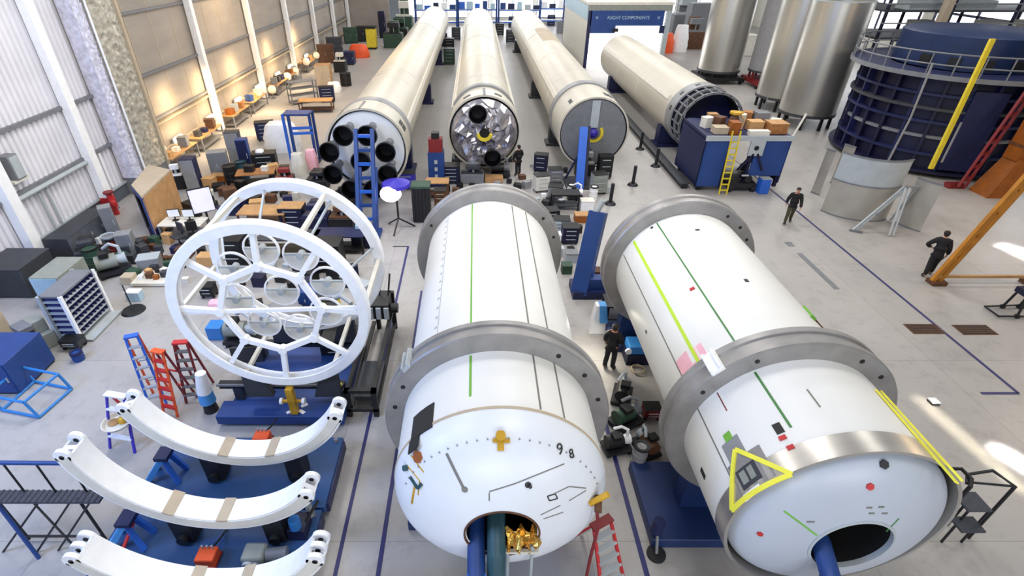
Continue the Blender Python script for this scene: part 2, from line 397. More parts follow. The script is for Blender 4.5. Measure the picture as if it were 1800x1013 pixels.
# ================================================================== TANKS
mat('nozzle', '#0d0d10', .35, .5, var=.3)
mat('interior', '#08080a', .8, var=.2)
mat('mark_grey', '#77756f', .5); mat('mark_dark', '#2f2d2e', .5)
def dome_prof(R, Y, b, r_end, n=14, inner=False):
    out = []; a_end = math.acos(r_end/R)
    for i in range(n+1):
        a = a_end*i/n; out.append((R*math.cos(a), Y-b*math.sin(a)))
    return out
def GE(px, py, Xc, Yc, Zc, R, b):            # photograph point on a dome
    d = ray(px, py); o = Vector((-Xc/R, -Yc/b, (H-Zc)/R)); e = Vector((d.x/R, d.y/b, d.z/R))
    a = e.dot(e); q = o.dot(e); c = o.dot(o)-1; disc = max(0, q*q-a*c); t = (-q-math.sqrt(disc))/a
    return O+d*t
def dome_strip(mb, pts, D, w_, th=.012):
    Xc, Yc, Zc, R, b = D
    pts = [(a[0]+(b_[0]-a[0])*i/6, a[1]+(b_[1]-a[1])*i/6) for a, b_ in zip(pts, pts[1:]) for i in range(6)]+[pts[-1]]
    P = [GE(x, y, *D) for x, y in pts]
    for p, q in zip(P, P[1:]):
        n = Vector(((p.x-Xc)/R/R, (p.y-Yc)/b/b, (p.z-Zc)/R/R)).normalized(); mb.bar(p, q, w_, th, up=n)
    return mb
def dome_dot(mb, px, py, D, r, th=.012, n=12):
    Xc, Yc, Zc, R, b = D; p = GE(px, py, *D)
    nn = Vector(((p.x-Xc)/R/R, (p.y-Yc)/b/b, (p.z-Zc)/R/R)).normalized()
    return mb.cyl(p-nn*.01, p+nn*th, r, n=n)
def ring_part(t, Xc, Zc, R0, R1, y0, y1, holes=(), nm='transport_ring'):
    d = y1-y0
    o = MB().lathe([(R0, y0), (R1-.03, y0), (R1, y0+.03), (R1, y0+d*.3), (R1-.04, y0+d*.36), (R1-.04, y0+d*.64), (R1, y0+d*.7), (R1, y1-.03), (R1-.03, y1), (R0, y1)], (Xc, 0, Zc), n=96, closed=True).build(nm, 'aluminium', t)
    for a in holes:
        r = (R0+R1)/2; c = Vector((Xc+r*math.cos(a), y0, Zc+r*math.sin(a)))
        MB().cyl(c+Vector((0, -.012, 0)), c+Vector((0, .02, 0)), .045, n=12).build('bolt_hole', 'black', o)
    return o
def clamp(t, ring, Xc, Zc, R, a, y, m='white_paint', k=.8):
    R_ = Matrix.Rotation(-(a-PI/2), 3, 'Y'); c = Vector((Xc+R*math.cos(a), y, Zc+R*math.sin(a)))
    mb = MB().box(c, (.34*k, .5, .1*k), R=R_)
    for s in (-1, 1): mb.box(c+R_@Vector((s*.12*k, 0, .08*k)), (.07*k, .46, .12*k), R=R_)
    return mb.build('ring_clamp', m, ring, bev=.01)
# ---- middle tank
XM, ZM, RT = .43, 3.15, 1.83
t = T('rocket_tank', 'white rocket tank in the centre foreground with a domed end and one green line', 'rocket tank', (XM, 10, 0))
MB().lathe([(RT, 5.75), (RT, 14.3), (RT-.05, 14.3), (RT-.05, 5.8)], (XM, 0, ZM), n=120, closed=True).build('barrel', 'tank_white', t)
DM = (XM, 5.75, ZM, RT, 1.05)
pr = dome_prof(RT, 5.75, 1.05, .6, 18)
dome = MB().lathe(pr+[(r-.03, y+.03) for r, y in pr[::-1]], (XM, 0, ZM), n=120, closed=True).build('dome', 'dome_white', t)
MB().lathe([(RT-.01, 5.72), (RT+.012, 5.72), (RT+.012, 5.77), (RT-.01, 5.77)], (XM, 0, ZM), n=120, closed=True).build('weld_seam', 'beige', t)
MB().lathe([(.585, pr[-1][1]-.015), (.615, pr[-1][1]-.015), (.615, pr[-1][1]+.02), (.585, pr[-1][1]+.05)], (XM, 0, ZM), n=48, closed=True).build('manhole_rim', 'brown', dome)
MB().lathe([(.01, 6.4), (.62, 6.4), (.62, 4.86), (.6, 4.86), (.6, 6.36), (.01, 6.36)], (XM, 0, ZM), n=40).build('interior_shade', 'interior', t)  # black liner stands in for the shade inside the white barrel
r1 = ring_part(t, XM, ZM, RT+.004, 2.2, 7.1, 7.55, [math.radians(a) for a in (58, 38, 18, 152, 168)])
clamp(t, r1, XM, ZM, 2.19, math.radians(140), 7.33, 'light_grey', .6)
r2 = ring_part(t, XM, ZM, RT+.004, 2.18, 13.6, 14.1, [math.radians(a) for a in (40, 20, 148)])
MB().lathe([(RT, 14.3), (2.0, 14.3), (2.0, 14.45), (RT, 14.45)], (XM, 0, ZM), n=96, closed=True).build('rear_flange', 'offwhite', t)
MB().lathe([(.01, 14.36), (RT, 14.36), (RT, 14.4), (.01, 14.4)], (XM, 0, ZM), n=64).build('rear_cover', 'light_grey', t)
def barrel_tape(t, pts, Xc, Zc, R, w_, m, nm='tape_line', th=.008):
    P = [GC(x, y, Xc, Zc, R) for x, y in pts]
    return MB().strip(P, Xc, Zc, R, w_, th).build(nm, m, t, ang=20)
a0 = (GC(828, 640, XM, ZM, RT)[0]+GC(829, 420, XM, ZM, RT)[0])/2
MB().strip([(a0, 13.55), (a0, 7.6)], XM, ZM, RT, .035).build('tape_line', 'lime_green', t)
MB().strip([(a0, 7.05), (a0, 6.05)], XM, ZM, RT, .04).build('tape_line', 'lime_green', t)
MB().strip([(a0+.42, 13.4), (a0+.42, 7.6)], XM, ZM, RT, .012).build('seam_line', 'light_grey', t)
MB().strip([(a0-.62, 13.5), (a0-.62, 5.8)], XM, ZM, RT, .03).build('seam_line', 'mark_grey', t)
MB().strip([(a0-.86, 13.5), (a0-.86, 5.8)], XM, ZM, RT, .03).build('seam_line', 'mark_grey', t)
for i in range(16):
    MB().patch(XM, ZM, RT, a0+.44, a0+.475, 8.0+i*.35, 8.06+i*.35).build('scuff_mark', 'light_grey', t)
a, y = GC(740, 742, XM, ZM, RT)
MB().patch(XM, ZM, RT, a-.16, a+.12, y-.28, y+.25, .02).build('black_cover', 'black', t); MB().patch(XM, ZM, RT, a+.0, a+.14, y-.5, y-.25, .02).build('black_cover', 'black', t)
a, y = GC(735, 803, XM, ZM, RT)
# markings on the dome
d = MB(); dome_strip(d, [(785, 797), (800, 828), (815, 858)], DM, .045); dome_dot(d, 817, 860, DM, .05); d.build('dome_bar', 'mark_grey', dome)
d = MB(); dome_strip(d, [(860, 864), (905, 850), (950, 832), (992, 815)], DM, .018); dome_strip(d, [(860, 866), (860, 880)], DM, .018); d.build('pencil_line', 'mark_grey', dome)
for q_ in ([(965, 872), (1000, 855), (1030, 858)], [(950, 905), (985, 888)], [(955, 912), (990, 900)], [(1000, 880), (1030, 862)]): dome_strip(MB(), q_, DM, .016).build('pencil_line', 'mark_grey', dome)
for i in range(26):
    d = MB()
    a = math.radians(20+i*5.6); q = math.radians(26); r = RT*math.cos(q)
    p = Vector((XM+r*math.cos(a), 5.75-1.05*math.sin(q), ZM+r*math.sin(a))); n_ = Vector((math.cos(a)*.75, -.66, math.sin(a)*.75)).normalized(); d.cyl(p-n_*.02, p+n_*.02, .013, n=8); d.build('stud', 'panel_grey', dome)
d = MB(); dome_dot(d, 928, 852, DM, .05); dome_dot(d, 931, 853, DM, .03, .05); d.build('dome_fitting', 'mark_dark', dome)
d = MB(); dome_strip(d, [(962, 872), (976, 868), (980, 876), (966, 880), (962, 872)], DM, .02); d.build('drawn_mark', 'mark_dark', dome)
# the hand drawn 9 and 8 near the upper right of the dome
def dome_text(body, px, py, size, rot, m):
    p = GE(px, py, *DM); n_ = Vector(((p.x-XM)/RT**2, (p.y-5.75)/1.05**2, (p.z-ZM)/RT**2)).normalized()
    up = Vector((0, 0, 1)); x = up.cross(n_).normalized(); y = n_.cross(x)
    Rm = Matrix((x, y, n_)).transposed()@Matrix.Rotation(rot, 3, 'Z'); text('marking', body, m, dome, p+n_*.012, Rm, size)
dome_text('9', 984, 790, .24, -.2, 'mark_dark'); dome_text('8', 1004, 798, .2, -.2, 'mark_dark')
p = GE(880, 768, *DM)
d = MB(); dome_strip(d, [(880, 757), (880, 792)], DM, .1, .05); dome_strip(d, [(866, 774), (896, 775)], DM, .06, .06); dome_dot(d, 880, 766, DM, .08, .06, 8); d.build('yellow_fitting', 'gold', dome)
d = MB(); dome_dot(d, 735, 803, DM, .1, .03, 6); d.build('orange_plug', 'orange', dome)
d = MB(); dome_strip(d, [(722, 800), (745, 830)], DM, .02); dome_strip(d, [(716, 818), (738, 845), (735, 870)], DM, .02); dome_strip(d, [(730, 850), (724, 885)], DM, .04); d.build('cable_run', 'gold', dome)
d = MB(); dome_strip(d, [(722, 838), (735, 858), (742, 850)], DM, .05, .05); dome_dot(d, 715, 822, DM, .05, .06); d.build('sensor_bracket', 'teal', dome)
# ---- right tank
XR, ZR = 6.05, 2.95
t = T('rocket_tank', 'white rocket tank in the right foreground with yellow triangle, bare metal rim and black manhole', 'rocket tank', (XR, 10, 0)); tR = t
MB().lathe([(RT, 5.42), (RT, 13.9), (RT-.05, 13.9), (RT-.05, 5.42)], (XR, 0, ZR), n=120, closed=True).build('barrel', 'tank_white', t)
MB().lathe([(RT+.012, 5.05), (RT+.012, 5.44), (RT-.045, 5.44), (RT-.045, 5.05)], (XR, 0, ZR), n=120, closed=True).build('metal_rim', 'bare_alu', t)
DR = (XR, 5.27, ZR, 1.73, .62)
pr = dome_prof(1.73, 5.27, .62, .65, 18)
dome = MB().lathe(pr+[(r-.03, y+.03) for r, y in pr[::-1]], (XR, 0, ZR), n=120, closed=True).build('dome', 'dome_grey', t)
MB().lathe([(1.7, 5.36), (RT-.04, 5.36), (RT-.04, 5.4), (1.7, 5.4)], (XR, 0, ZR), n=96, closed=True).build('gap_shade', 'rubber', t)  # black ring stands in for the shade in the gap around the recessed dome
MB().lathe([(.62, pr[-1][1]-.025), (.66, pr[-1][1]-.015), (.66, pr[-1][1]+.03), (.62, pr[-1][1]+.06)], (XR, 0, ZR), n=56, closed=True).build('manhole_rim', 'light_grey', dome)
MB().lathe([(.01, 6.4), (.66, 6.4), (.66, pr[-1][1]+.04), (.63, pr[-1][1]+.04), (.63, 6.36), (.01, 6.36)], (XR, 0, ZR), n=40).build('interior_shade', 'interior', t)  # black liner again painted for the darkness behind the manhole
r1 = ring_part(t, XR, ZR, RT+.004, 2.2, 7.1, 7.62, [math.radians(a) for a in (118, 150, 62, 44, 20)])
clamp(t, r1, XR, ZR, 2.2, math.radians(136), 7.35)
r2 = ring_part(t, XR, ZR, RT+.004, 2.2, 13.2, 13.75, [math.radians(a) for a in (60, 44, 30)])
MB().lathe([(RT, 13.9), (1.98, 13.9), (1.98, 14.1), (RT, 14.1)], (XR, 0, ZR), n=96, closed=True).build('rear_flange', 'offwhite', t)
MB().lathe([(.01, 13.95), (RT, 13.95), (RT, 14.0), (.01, 14.0)], (XR, 0, ZR), n=64).build('rear_cover', 'light_grey', t)
ag = (GC(1150, 385, XR, ZR, RT)[0]+GC(1235, 515, XR, ZR, RT)[0]+GC(1300, 612, XR, ZR, RT)[0])/3
MB().strip([(ag, 13.15), (ag, 7.66)], XR, ZR, RT, .035).build('tape_line', 'green_tape', t)
MB().strip([(ag, 7.05), (ag, 5.75)], XR, ZR, RT, .04).build('tape_line', 'green_tape', t)
al = (GC(1135, 455, XR, ZR, RT)[0]+GC(1190, 575, XR, ZR, RT)[0])/2
MB().strip([(al, 13.1), (al, 7.66)], XR, ZR, RT, .075).build('tape_line', 'lime_tape', t)
MB().strip([(al+.27, 13.1), (al+.27, 5.5)], XR, ZR, RT, .025).build('seam_line', 'mark_grey', t)
MB().strip([(al-.02, 7.05), (al-.02, 6.6)], XR, ZR, RT, .02).build('seam_line', 'dark_red', t)
for (x, y, da, dy) in ((1205, 645, .1, .33), (1232, 625, .07, .3), (1215, 660, .13, .2)):
    a, yy = GC(x, y, XR, ZR, RT); MB().patch(XR, ZR, RT, a-da, a+da, yy-dy, yy+dy, .004).build('pink_film', 'pink_film', t)
def spot(px, py, da, dy, m, nm, th=.01):
    a, yy = GC(px, py, XR, ZR, RT); return MB().patch(XR, ZR, RT, a-da, a+da, yy-dy, yy+dy, th).build(nm, m, t)
spot(1368, 753, .035, .1, 'black', 'black_pad'); spot(1312, 493, .022, .06, 'black', 'black_pad'); spot(1236, 832, .03, .1, 'black', 'black_pad')
spot(1226, 404, .03, .04, 'mark_dark', 'black_pad'); spot(1146, 400, .02, .04, 'mark_dark', 'black_pad'); spot(1136, 583, .015, .05, 'mark_dark', 'black_pad')
for (x, y) in ((1361, 587), (1217, 508), (1376, 770), (1390, 787), (1402, 598)): spot(x, y, .03, .035, 'red', 'red_plug', .03)
spot(1280, 768, .04, .08, 'lime_green', 'green_tag', .02)
spot(1430, 700, .006, .2, 'mark_grey', 'scratch')
# tags hanging on the right hand flank
a, y = GC(1422, 545, XR, ZR, RT)
barrel_tape(t, [(1415, 540), (1432, 552), (1428, 560)], XR, ZR, RT, .12, 'lime_green', 'green_tag', .05)
barrel_tape(t, [(1435, 556), (1450, 578), (1464, 602)], XR, ZR, RT, .07, 'brown', 'dark_strap', .03)
# yellow triangle, placard and straps
barrel_tape(t, [(1293, 790), (1392, 834)], XR, ZR, RT+.016, .075, 'yellow_tape', 'yellow_tape', .02)
barrel_tape(t, [(1392, 834), (1287, 897)], XR, ZR, RT+.016, .075, 'yellow_tape', 'yellow_tape', .022)
barrel_tape(t, [(1287, 897), (1293, 790)], XR, ZR, RT+.016, .075, 'yellow_tape', 'yellow_tape', .024)
barrel_tape(t, [(1540, 686), (1600, 755), (1682, 850)], XR, ZR, RT+.014, .06, 'yellow_tape', 'yellow_strap', .02)
barrel_tape(t, [(1548, 688), (1608, 755), (1690, 846)], XR, ZR, RT+.014, .04, 'yellow_tape', 'yellow_strap', .03)
spot(1290, 790, .1, .2, 'panel_grey', 'grey_patch', .014); spot(1318, 828, .19, .3, 'aluminium', 'grey_patch', .013)
pl = spot(1316, 835, .11, .17, 'dark_grey', 'placard', .018); a, y = GC(1316, 835, XR, ZR, RT)
MB().patch(XR, ZR, RT, a-.07, a+.08, y-.1, y+.12, .022).build('placard_picture', 'grey_green', pl)
spot(1322, 866, .1, .05, 'white_paint', 'caption_strip', .018)
d = MB(); dome_strip(d, [(1378, 898), (1408, 920), (1436, 941)], DR, .03); d.build('green_mark', 'lime_green', dome)
d = MB(); dome_strip(d, [(1558, 934), (1580, 911)], DR, .02); d.build('green_mark', 'green_tape', dome)
d = MB(); dome_dot(d, 1529, 855, DR, .06, .02, 6); d.build('red_plug', 'red', dome)
d = MB(); dome_dot(d, 1336, 938, DR, .05, .02, 6); d.build('red_plug', 'red', dome)
d = MB()
for (x, y) in ((1528, 892), (1549, 891), (1532, 902), (1555, 902)): dome_strip(d, [(x-5, y), (x+5, y)], DR, .03)
d.build('lettering_row', 'mark_grey', dome)
d = MB(); dome_strip(d, [(1418, 917), (1432, 917)], DR, .03); d.build('lettering_row', 'mark_grey', dome)
d = MB(); dome_dot(d, 1553, 816, DR, .07, .03, 6); d.build('rim_sensor', 'mark_dark', dome)
# ================================================================== LONG ROCKETS
def nozzle(parent, x, y, z, r, ln=1.15, name='engine_nozzle'):
    P = [(r*(.3+.7*(i/8)**.6), y+ln*(1-i/8)) for i in range(9)]
    o = MB().lathe(P+[(q-.03, s) for q, s in P[::-1]], (x, 0, z), n=28, closed=True).build(name, 'nozzle', parent)
    MB().lathe([(r-.03, y-.01), (r+.02, y-.01), (r+.02, y+.04), (r-.03, y+.04)], (x, 0, z), n=28, closed=True).build('nozzle_lip', 'iron', o)
    MB().cyl((x, y+ln-.1, z), (x, y+ln+.45, z), r*.42, n=16).build('combustion_chamber', 'mid_grey', o)
    MB().lathe([(.01, y+.5), (r*.72, y+.5), (r*.72, y+.52), (.01, y+.52)], (x, 0, z), n=24).build('nozzle_throat', 'interior', o)
    return o
def body(t, X, Z, R, y0, y1, m='rocket_white', seams=(), race=None):
    b = MB().lathe([(R, y0), (R, y1), (R-.06, y1), (R-.06, y0)], (X, 0, Z), n=96, closed=True).build('tank_body', m, t)
    for y in seams: MB().lathe([(R-.01, y), (R+.015, y), (R+.015, y+.14), (R-.01, y+.14)], (X, 0, Z), n=96, closed=True).build('weld_band', 'offwhite', b)
    if race is not None:
        P = []
        MB().patch(X, Z, R, race-.07, race+.07, y0+.5, y1-.8, .1, 2).build('cable_raceway', 'offwhite', t)
    return b
def saddle(X, Z, R, y, label, m='navy', grp=None, w_=.7, nm='rocket_saddle'):
    pts = [(X-R*.95, y-w_/2, 0), (X+R*.95, y-w_/2, 0), (X+R*.95, y-w_/2, Z-R*.55)]
    for i in range(13):
        a = math.radians(-33-i*(114/12)); pts.append((X+R*math.cos(a), y-w_/2, Z+R*math.sin(a)))
    pts.append((X-R*.95, y-w_/2, Z-R*.55))
    t = T(nm, label, 'support saddle', (X, y, 0), group=grp)
    MB().prism(pts, (0, w_, 0)).build('cradle', m, t)
    MB().bb(X-R*1.05, X+R*1.05, y-w_*.8, y+w_*.8, 0, .18).build('base_plate', m, t)
    return t
def jack(X, y, label):
    t = T('support_jack', label, 'jack', (X, y, 0)); MB().cyl((X, y, .12), (X, y, 1.1), .09).build('post', 'iron', t); MB().cyl((X, y, 0), (X, y, .12), .3, .2).build('foot', 'iron', t)
# left rocket with nine engines
X, Z = -5.4, 2.5
t = T('rocket', 'long white rocket lying leftmost with a cluster of black engine nozzles', 'rocket', (X, 50, 0))
body(t, X, Z, RT, 27.7, 78, seams=(34, 36.5, 48, 60, 70), race=math.radians(18))
MB().lathe([(RT+.005, 27.2), (2.0, 27.2), (2.03, 27.3), (2.03, 27.8), (2.0, 27.95), (RT+.005, 27.95)], (X, 0, Z), n=96, closed=True).build('interface_ring', 'panel_grey', t)
sk = MB().lathe([(2.05, 25.4), (1.99, 27.2), (1.9, 27.2), (1.95, 25.4)], (X, 0, Z), n=96, closed=True).build('engine_skirt', 'rocket_white', t)
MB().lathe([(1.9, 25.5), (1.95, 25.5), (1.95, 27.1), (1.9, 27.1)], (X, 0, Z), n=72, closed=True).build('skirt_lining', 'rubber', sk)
MB().lathe([(.01, 25.55), (1.86, 25.55), (1.9, 25.75), (.01, 25.75)], (X, 0, Z), n=72).build('engine_plate', 'dome_white', t)
for a in (125, 22, 30): MB().patch(X, Z, 2.025, math.radians(a), math.radians(a+7), 25.9, 26.5, .02).build('access_hatch', 'dark_grey', sk)
MB().patch(X, Z, 2.02, math.radians(92), math.radians(95), 25.4, 26.8, .03).build('hatch_strap', 'mid_grey', sk)
for i in range(8):
    a = math.radians(22.5+45*i); nozzle(t, X-.08+1.42*math.cos(a), 23.6, Z-.05+1.42*math.sin(a), .46)
nozzle(t, X, 23.7, Z, .46)
MB().lathe([(RT-.3, 78), (RT+.01, 78), (RT+.01, 78.2), (RT-.3, 78.2)], (X, 0, Z), n=64, closed=True).build('open_end_rim', 'beige', t)
MB().lathe([(.01, 77.6), (RT-.05, 77.6), (RT-.05, 77.7), (.01, 77.7)], (X, 0, Z), n=48).build('end_bulkhead', 'dark_grey', t)
for i, y in enumerate((29.5, 45, 62, 75)): saddle(X, Z, RT, y, ['navy saddle under the leftmost rocket, nearest its engines', 'navy saddle under the leftmost rocket, second from its engines', 'navy saddle under the leftmost rocket, third from its engines', 'navy saddle under the far end of the leftmost rocket'][i])
# centre rocket with foil wrapped engine bay
X, Z = .5, 2.4
t = T('rocket', 'long white rocket lying second from left with crumpled silver foil around its engines', 'rocket', (X, 50, 0))
body(t, X, Z, RT, 30.4, 77, seams=(35, 42, 52, 64), race=math.radians(160))
for a in (172, 8): MB().patch(X, Z, RT, math.radians(a-8), math.radians(a+8), 32, 72, .16, 3).build('side_fairing', 'offwhite', t)
sk = MB().lathe([(2.02, 28.6), (2.0, 30.0), (1.85, 30.4), (1.8, 30.4), (1.92, 28.6)], (X, 0, Z), n=96, closed=True).build('engine_skirt', 'rocket_white', t)
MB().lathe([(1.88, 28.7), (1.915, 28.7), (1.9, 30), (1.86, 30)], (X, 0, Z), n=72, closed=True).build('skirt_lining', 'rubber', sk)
MB().lathe([(RT+.01, 31.4), (1.95, 31.4), (1.95, 31.9), (RT+.01, 31.9)], (X, 0, Z), n=96, closed=True).build('interface_ring', 'panel_grey', t)
for a in (62, 112): MB().patch(X, Z, 2.012, math.radians(a), math.radians(a+12), 29.1, 29.4, .02).build('access_hatch', 'dark_grey', sk)
MB().patch(X, Z, 2.012, math.radians(88), math.radians(92), 28.6, 30.2, .02).build('hatch_strap', 'mid_grey', sk)
random.seed(11); g = []; nr, na = 8, 30
for i in range(nr+1):
    for j in range(na):
        r = 1.84*i/nr; a = 2*PI*j/na; e = 0 if i == nr else random.uniform(-.3, .3)
        g.append((X+r*math.cos(a)+e*.3, 28.6-.75*math.sqrt(max(0, 1-(i/nr)**2))+e*.7, Z+r*math.sin(a)+e*.3))
MB().add(g, [(i*na+j, (i+1)*na+j, (i+1)*na+(j+1) % na, i*na+(j+1) % na) for i in range(nr) for j in range(na)]).build('foil_blanket', 'foil', t, flat=True)
nozzle(t, X-.36, 26.9, Z+1.45, .46); nozzle(t, X+.42, 26.6, Z-.75, .46)
MB().lathe([(.26, 27.3), (.42, 27.3), (.42, 27.55), (.26, 27.55)], (X, 0, Z+.35), n=28, a0=math.radians(190), a1=math.radians(350), closed=True).build('thrust_collar', 'yellow', t)
MB().lathe([(.02, 27.42), (.28, 27.42), (.28, 27.5), (.02, 27.5)], (X, 0, Z+.3), n=28).build('throat_cover', 'interior', t)
MB().lathe([(RT-.25, 77), (RT+.01, 77), (RT+.01, 77.2), (RT-.25, 77.2)], (X, 0, Z), n=64, closed=True).build('open_end_rim', 'tan', t)
MB().lathe([(.01, 76.6), (RT-.05, 76.6), (RT-.05, 76.7), (.01, 76.7)], (X, 0, Z), n=48).build('end_bulkhead', 'dark_grey', t)
for i, y in enumerate((31.2, 48, 70)): saddle(X, Z, RT, y, ['dark saddle under the foil wrapped rocket near its engines', 'dark saddle under the middle of the foil wrapped rocket', 'dark saddle under the far end of the foil wrapped rocket'][i], 'dark_grey')
# third rocket with flat grey end
X, Z = 6.6, 2.3
t = T('rocket', 'long white rocket lying third from left with a flat grey end cap', 'rocket', (X, 50, 0))
body(t, X, Z, RT, 32.6, 76, seams=(36, 44, 55, 63), race=math.radians(150))
MB().patch(X, Z, RT, math.radians(60), math.radians(110), 50, 58, .01).build('primer_patch', 'beige', t)
MB().lathe([(RT+.005, 32.0), (2.04, 32.0), (2.04, 32.7), (RT+.005, 32.8)], (X, 0, Z), n=96, closed=True).build('interface_ring', 'panel_grey', t)
sk = MB().lathe([(1.95, 28.9), (1.95, 32.0), (1.83, 32.0), (1.86, 28.9)], (X, 0, Z), n=96, closed=True).build('end_collar', 'rocket_white', t)
MB().lathe([(.01, 29.0), (1.8, 29.0), (1.83, 29.12), (.01, 29.12)], (X, 0, Z), n=72).build('end_cap', 'mid_grey', t)
MB().lathe([(1.83, 28.95), (1.865, 28.95), (1.865, 29.2), (1.83, 29.2)], (X, 0, Z), n=72, closed=True).build('cap_seal', 'rubber', t)
MB().bb(X-.24, X+.2, 28.9, 28.99, Z+.3, Z+1.75).build('white_strap', 'light_grey', t)
MB().sph((X-.02, 28.85, Z-.0), .27, 16).build('nose_fitting', 'purple_ball', t)
MB().lathe([(.36, 28.93), (.52, 28.93), (.52, 28.99), (.36, 28.99)], (X+.05, 0, Z-.02), n=28, a0=math.radians(-130), a1=math.radians(40), closed=True).build('yellow_collar', 'yellow', t)
MB().sph((X-.42, 28.85, Z+.12), .11, 10).build('white_knob', 'white_paint', t)
for a in (128, 60, 68): MB().patch(X, Z, 1.955, math.radians(a), math.radians(a+6), 29.6, 30.2, .02).build('access_hatch', 'dark_grey', sk)
for i, y in enumerate((34.2, 47, 70)): saddle(X, Z, RT, y, ['dark saddle under the flat ended rocket near its grey cap', 'dark saddle under the middle of the flat ended rocket', 'dark saddle under the far end of the flat ended rocket'][i], 'dark_grey')
MB().lathe([(.01, 75.6), (RT-.05, 75.6), (RT-.05, 75.7), (.01, 75.7)], (X, 0, Z), n=48).build('end_bulkhead', 'offwhite', t)
# fourth rocket
X, Z = 13.7, 2.3
t = T('rocket', 'shorter white rocket lying rightmost, open framed end facing the blue work platform', 'rocket', (X, 42, 0))
body(t, X, Z, RT, 32.9, 53, seams=(40, 46), race=math.radians(152))
MB().lathe([(RT-.04, 31.9), (RT+.06, 31.9), (RT+.06, 32.9), (RT-.04, 32.9)], (X, 0, Z), n=96, closed=True).build('interface_ring', 'panel_grey', t)
for a in (100, 130, 160, 60): MB().patch(X, Z, RT+.062, math.radians(a), math.radians(a+8), 32.25, 32.5, .015).build('access_hatch', 'dark_grey', t)
for y in (31.2, 30.4): MB().lathe([(RT-.1, y), (RT+.02, y), (RT+.02, y+.1), (RT-.1, y+.1)], (X, 0, Z), n=96, closed=True).build('frame_hoop', 'mid_grey', t)
for i in range(22):
    a = 2*PI*i/22; r = RT-.03; MB().bar((X+r*math.cos(a), 30.4, Z+r*math.sin(a)), (X+r*math.cos(a), 31.95, Z+r*math.sin(a)), .07).build('frame_stringer', 'mid_grey', t)
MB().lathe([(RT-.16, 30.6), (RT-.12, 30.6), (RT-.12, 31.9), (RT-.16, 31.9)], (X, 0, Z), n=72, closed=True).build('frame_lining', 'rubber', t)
MB().lathe([(.01, 31.85), (RT-.1, 31.85), (RT-.1, 31.9), (.01, 31.9)], (X, 0, Z), n=60).build('end_bulkhead', 'navy', t)
MB().lathe([(.01, 52.2), (RT-.03, 52.9), (RT-.03, 53), (.01, 52.4)], (X, 0, Z), n=60).build('far_bulkhead', 'offwhite', t)
for i, y in enumerate((34, 49)): saddle(X, Z, RT, y, ['navy saddle under the rightmost rocket, nearer the blue platform', 'navy saddle under the rightmost rocket, farther from the blue platform'][i])
# tank cradles with their blue floor plates
def tank_cradle(X, Z, R, y, x0, x1, y0, y1, label, m='navy'):
    t = T('tank_cradle', label, 'cradle', (X, y, 0))
    MB().bb(x0, x1, y0, y1, 0, .3).build('base_plate', m, t, bev=.02)
    pts = [(X-1.4, y-.2, .3), (X+1.4, y-.2, .3)]
    for i in range(11):
        a = math.radians(-52-i*7.6); pts.append((X+R*math.cos(a), y-.2, Z+R*math.sin(a)))
    MB().prism(pts, (0, .4, 0)).build('curved_rest', m, t)
    return t
tank_cradle(XM, ZM, 2.2, 7.33, -1.5, 2.3, 6.75, 8.2, 'blue cradle under the front ring of the centre tank', 'cradle_blue')
tank_cradle(XM, ZM, 2.18, 13.85, -1.4, 2.3, 13.3, 14.5, 'blue cradle under the rear ring of the centre tank', 'cradle_blue')
c1 = tank_cradle(XR, ZR, 2.2, 7.35, 3.85, 8.1, 6.35, 8.4, 'blue cradle under the front ring of the right tank', 'cradle_blue')
tank_cradle(XR, ZR, 2.2, 13.5, 4.4, 8.0, 12.9, 14.2, 'blue cradle under the rear ring of the right tank', 'cradle_blue')
t = T('round_footstool', 'round black foot on a stem at the corner of the blue cradle plate', 'stand foot', G(1153, 975))
p = G(1153, 975); MB().cyl(p, p+Vector((0, 0, .06)), .2, n=24).build('foot', 'rubber', t); MB().cyl(p+Vector((0, 0, .06)), p+Vector((.03, .3, .5)), .035).build('stem', 'mid_grey', t); MB().cyl(p+Vector((0, .3, .42)), p+Vector((0.03, .3, .75)), .13, n=16).build('cap', 'navy', t)
# ================================================================== RING FIXTURE
XW, ZW, YF, YB, RW = -4.87, 3.75, 10.05, 12.4, 2.36
t = T('ring_fixture', 'pair of large white spoked rings standing upright on the dark cart', 'ring fixture', (XW, 11.2, 0))
def wheel_ring(y, nm):
    return MB().lathe([(RW-.26, y-.13), (RW-.03, y-.13), (RW, y-.1), (RW, y+.1), (RW-.03, y+.13), (RW-.26, y+.13), (RW-.26, y+.09), (RW-.06, y+.09), (RW-.06, y-.09), (RW-.26, y-.09)], (XW, 0, ZW), n=112, closed=True).build(nm, 'white_paint', t)
wheel_ring(YF, 'front_ring'); wheel_ring(YB, 'rear_ring')
def wp(r, a, y): return Vector((XW+r*math.cos(a), y, ZW+r*math.sin(a)))
RO = 1.22; off = math.radians(2)
for i in range(8):
    a = off+i*PI/4; MB().bar(wp(RO, a, YF), wp(RO, a+PI/4, YF), .13, .13).build('octagon_beam', 'white_paint', t)
    MB().bar(wp(RO, a, YF), wp(RW-.2, a+(.06 if i % 2 else -.06), YF), .12, .12).build('spoke', 'white_paint', t)
    MB().cyl(wp(RO, a, YF)-Vector((0, .09, 0)), wp(RO, a, YF)+Vector((0, .09, 0)), .11, n=10).build('spoke_joint', 'white_paint', t)
MB().bar(wp(RW-.15, off, YF), wp(RW-.15, PI+off, YF), .07, .09).build('cross_bar', 'white_paint', t)
for i in range(6):
    a = math.radians(62+60*i); MB().bar(wp(RW-.12, a, YF), wp(RW-.12, a, YB), .1, .1).build('spacer_beam', 'offwhite', t)
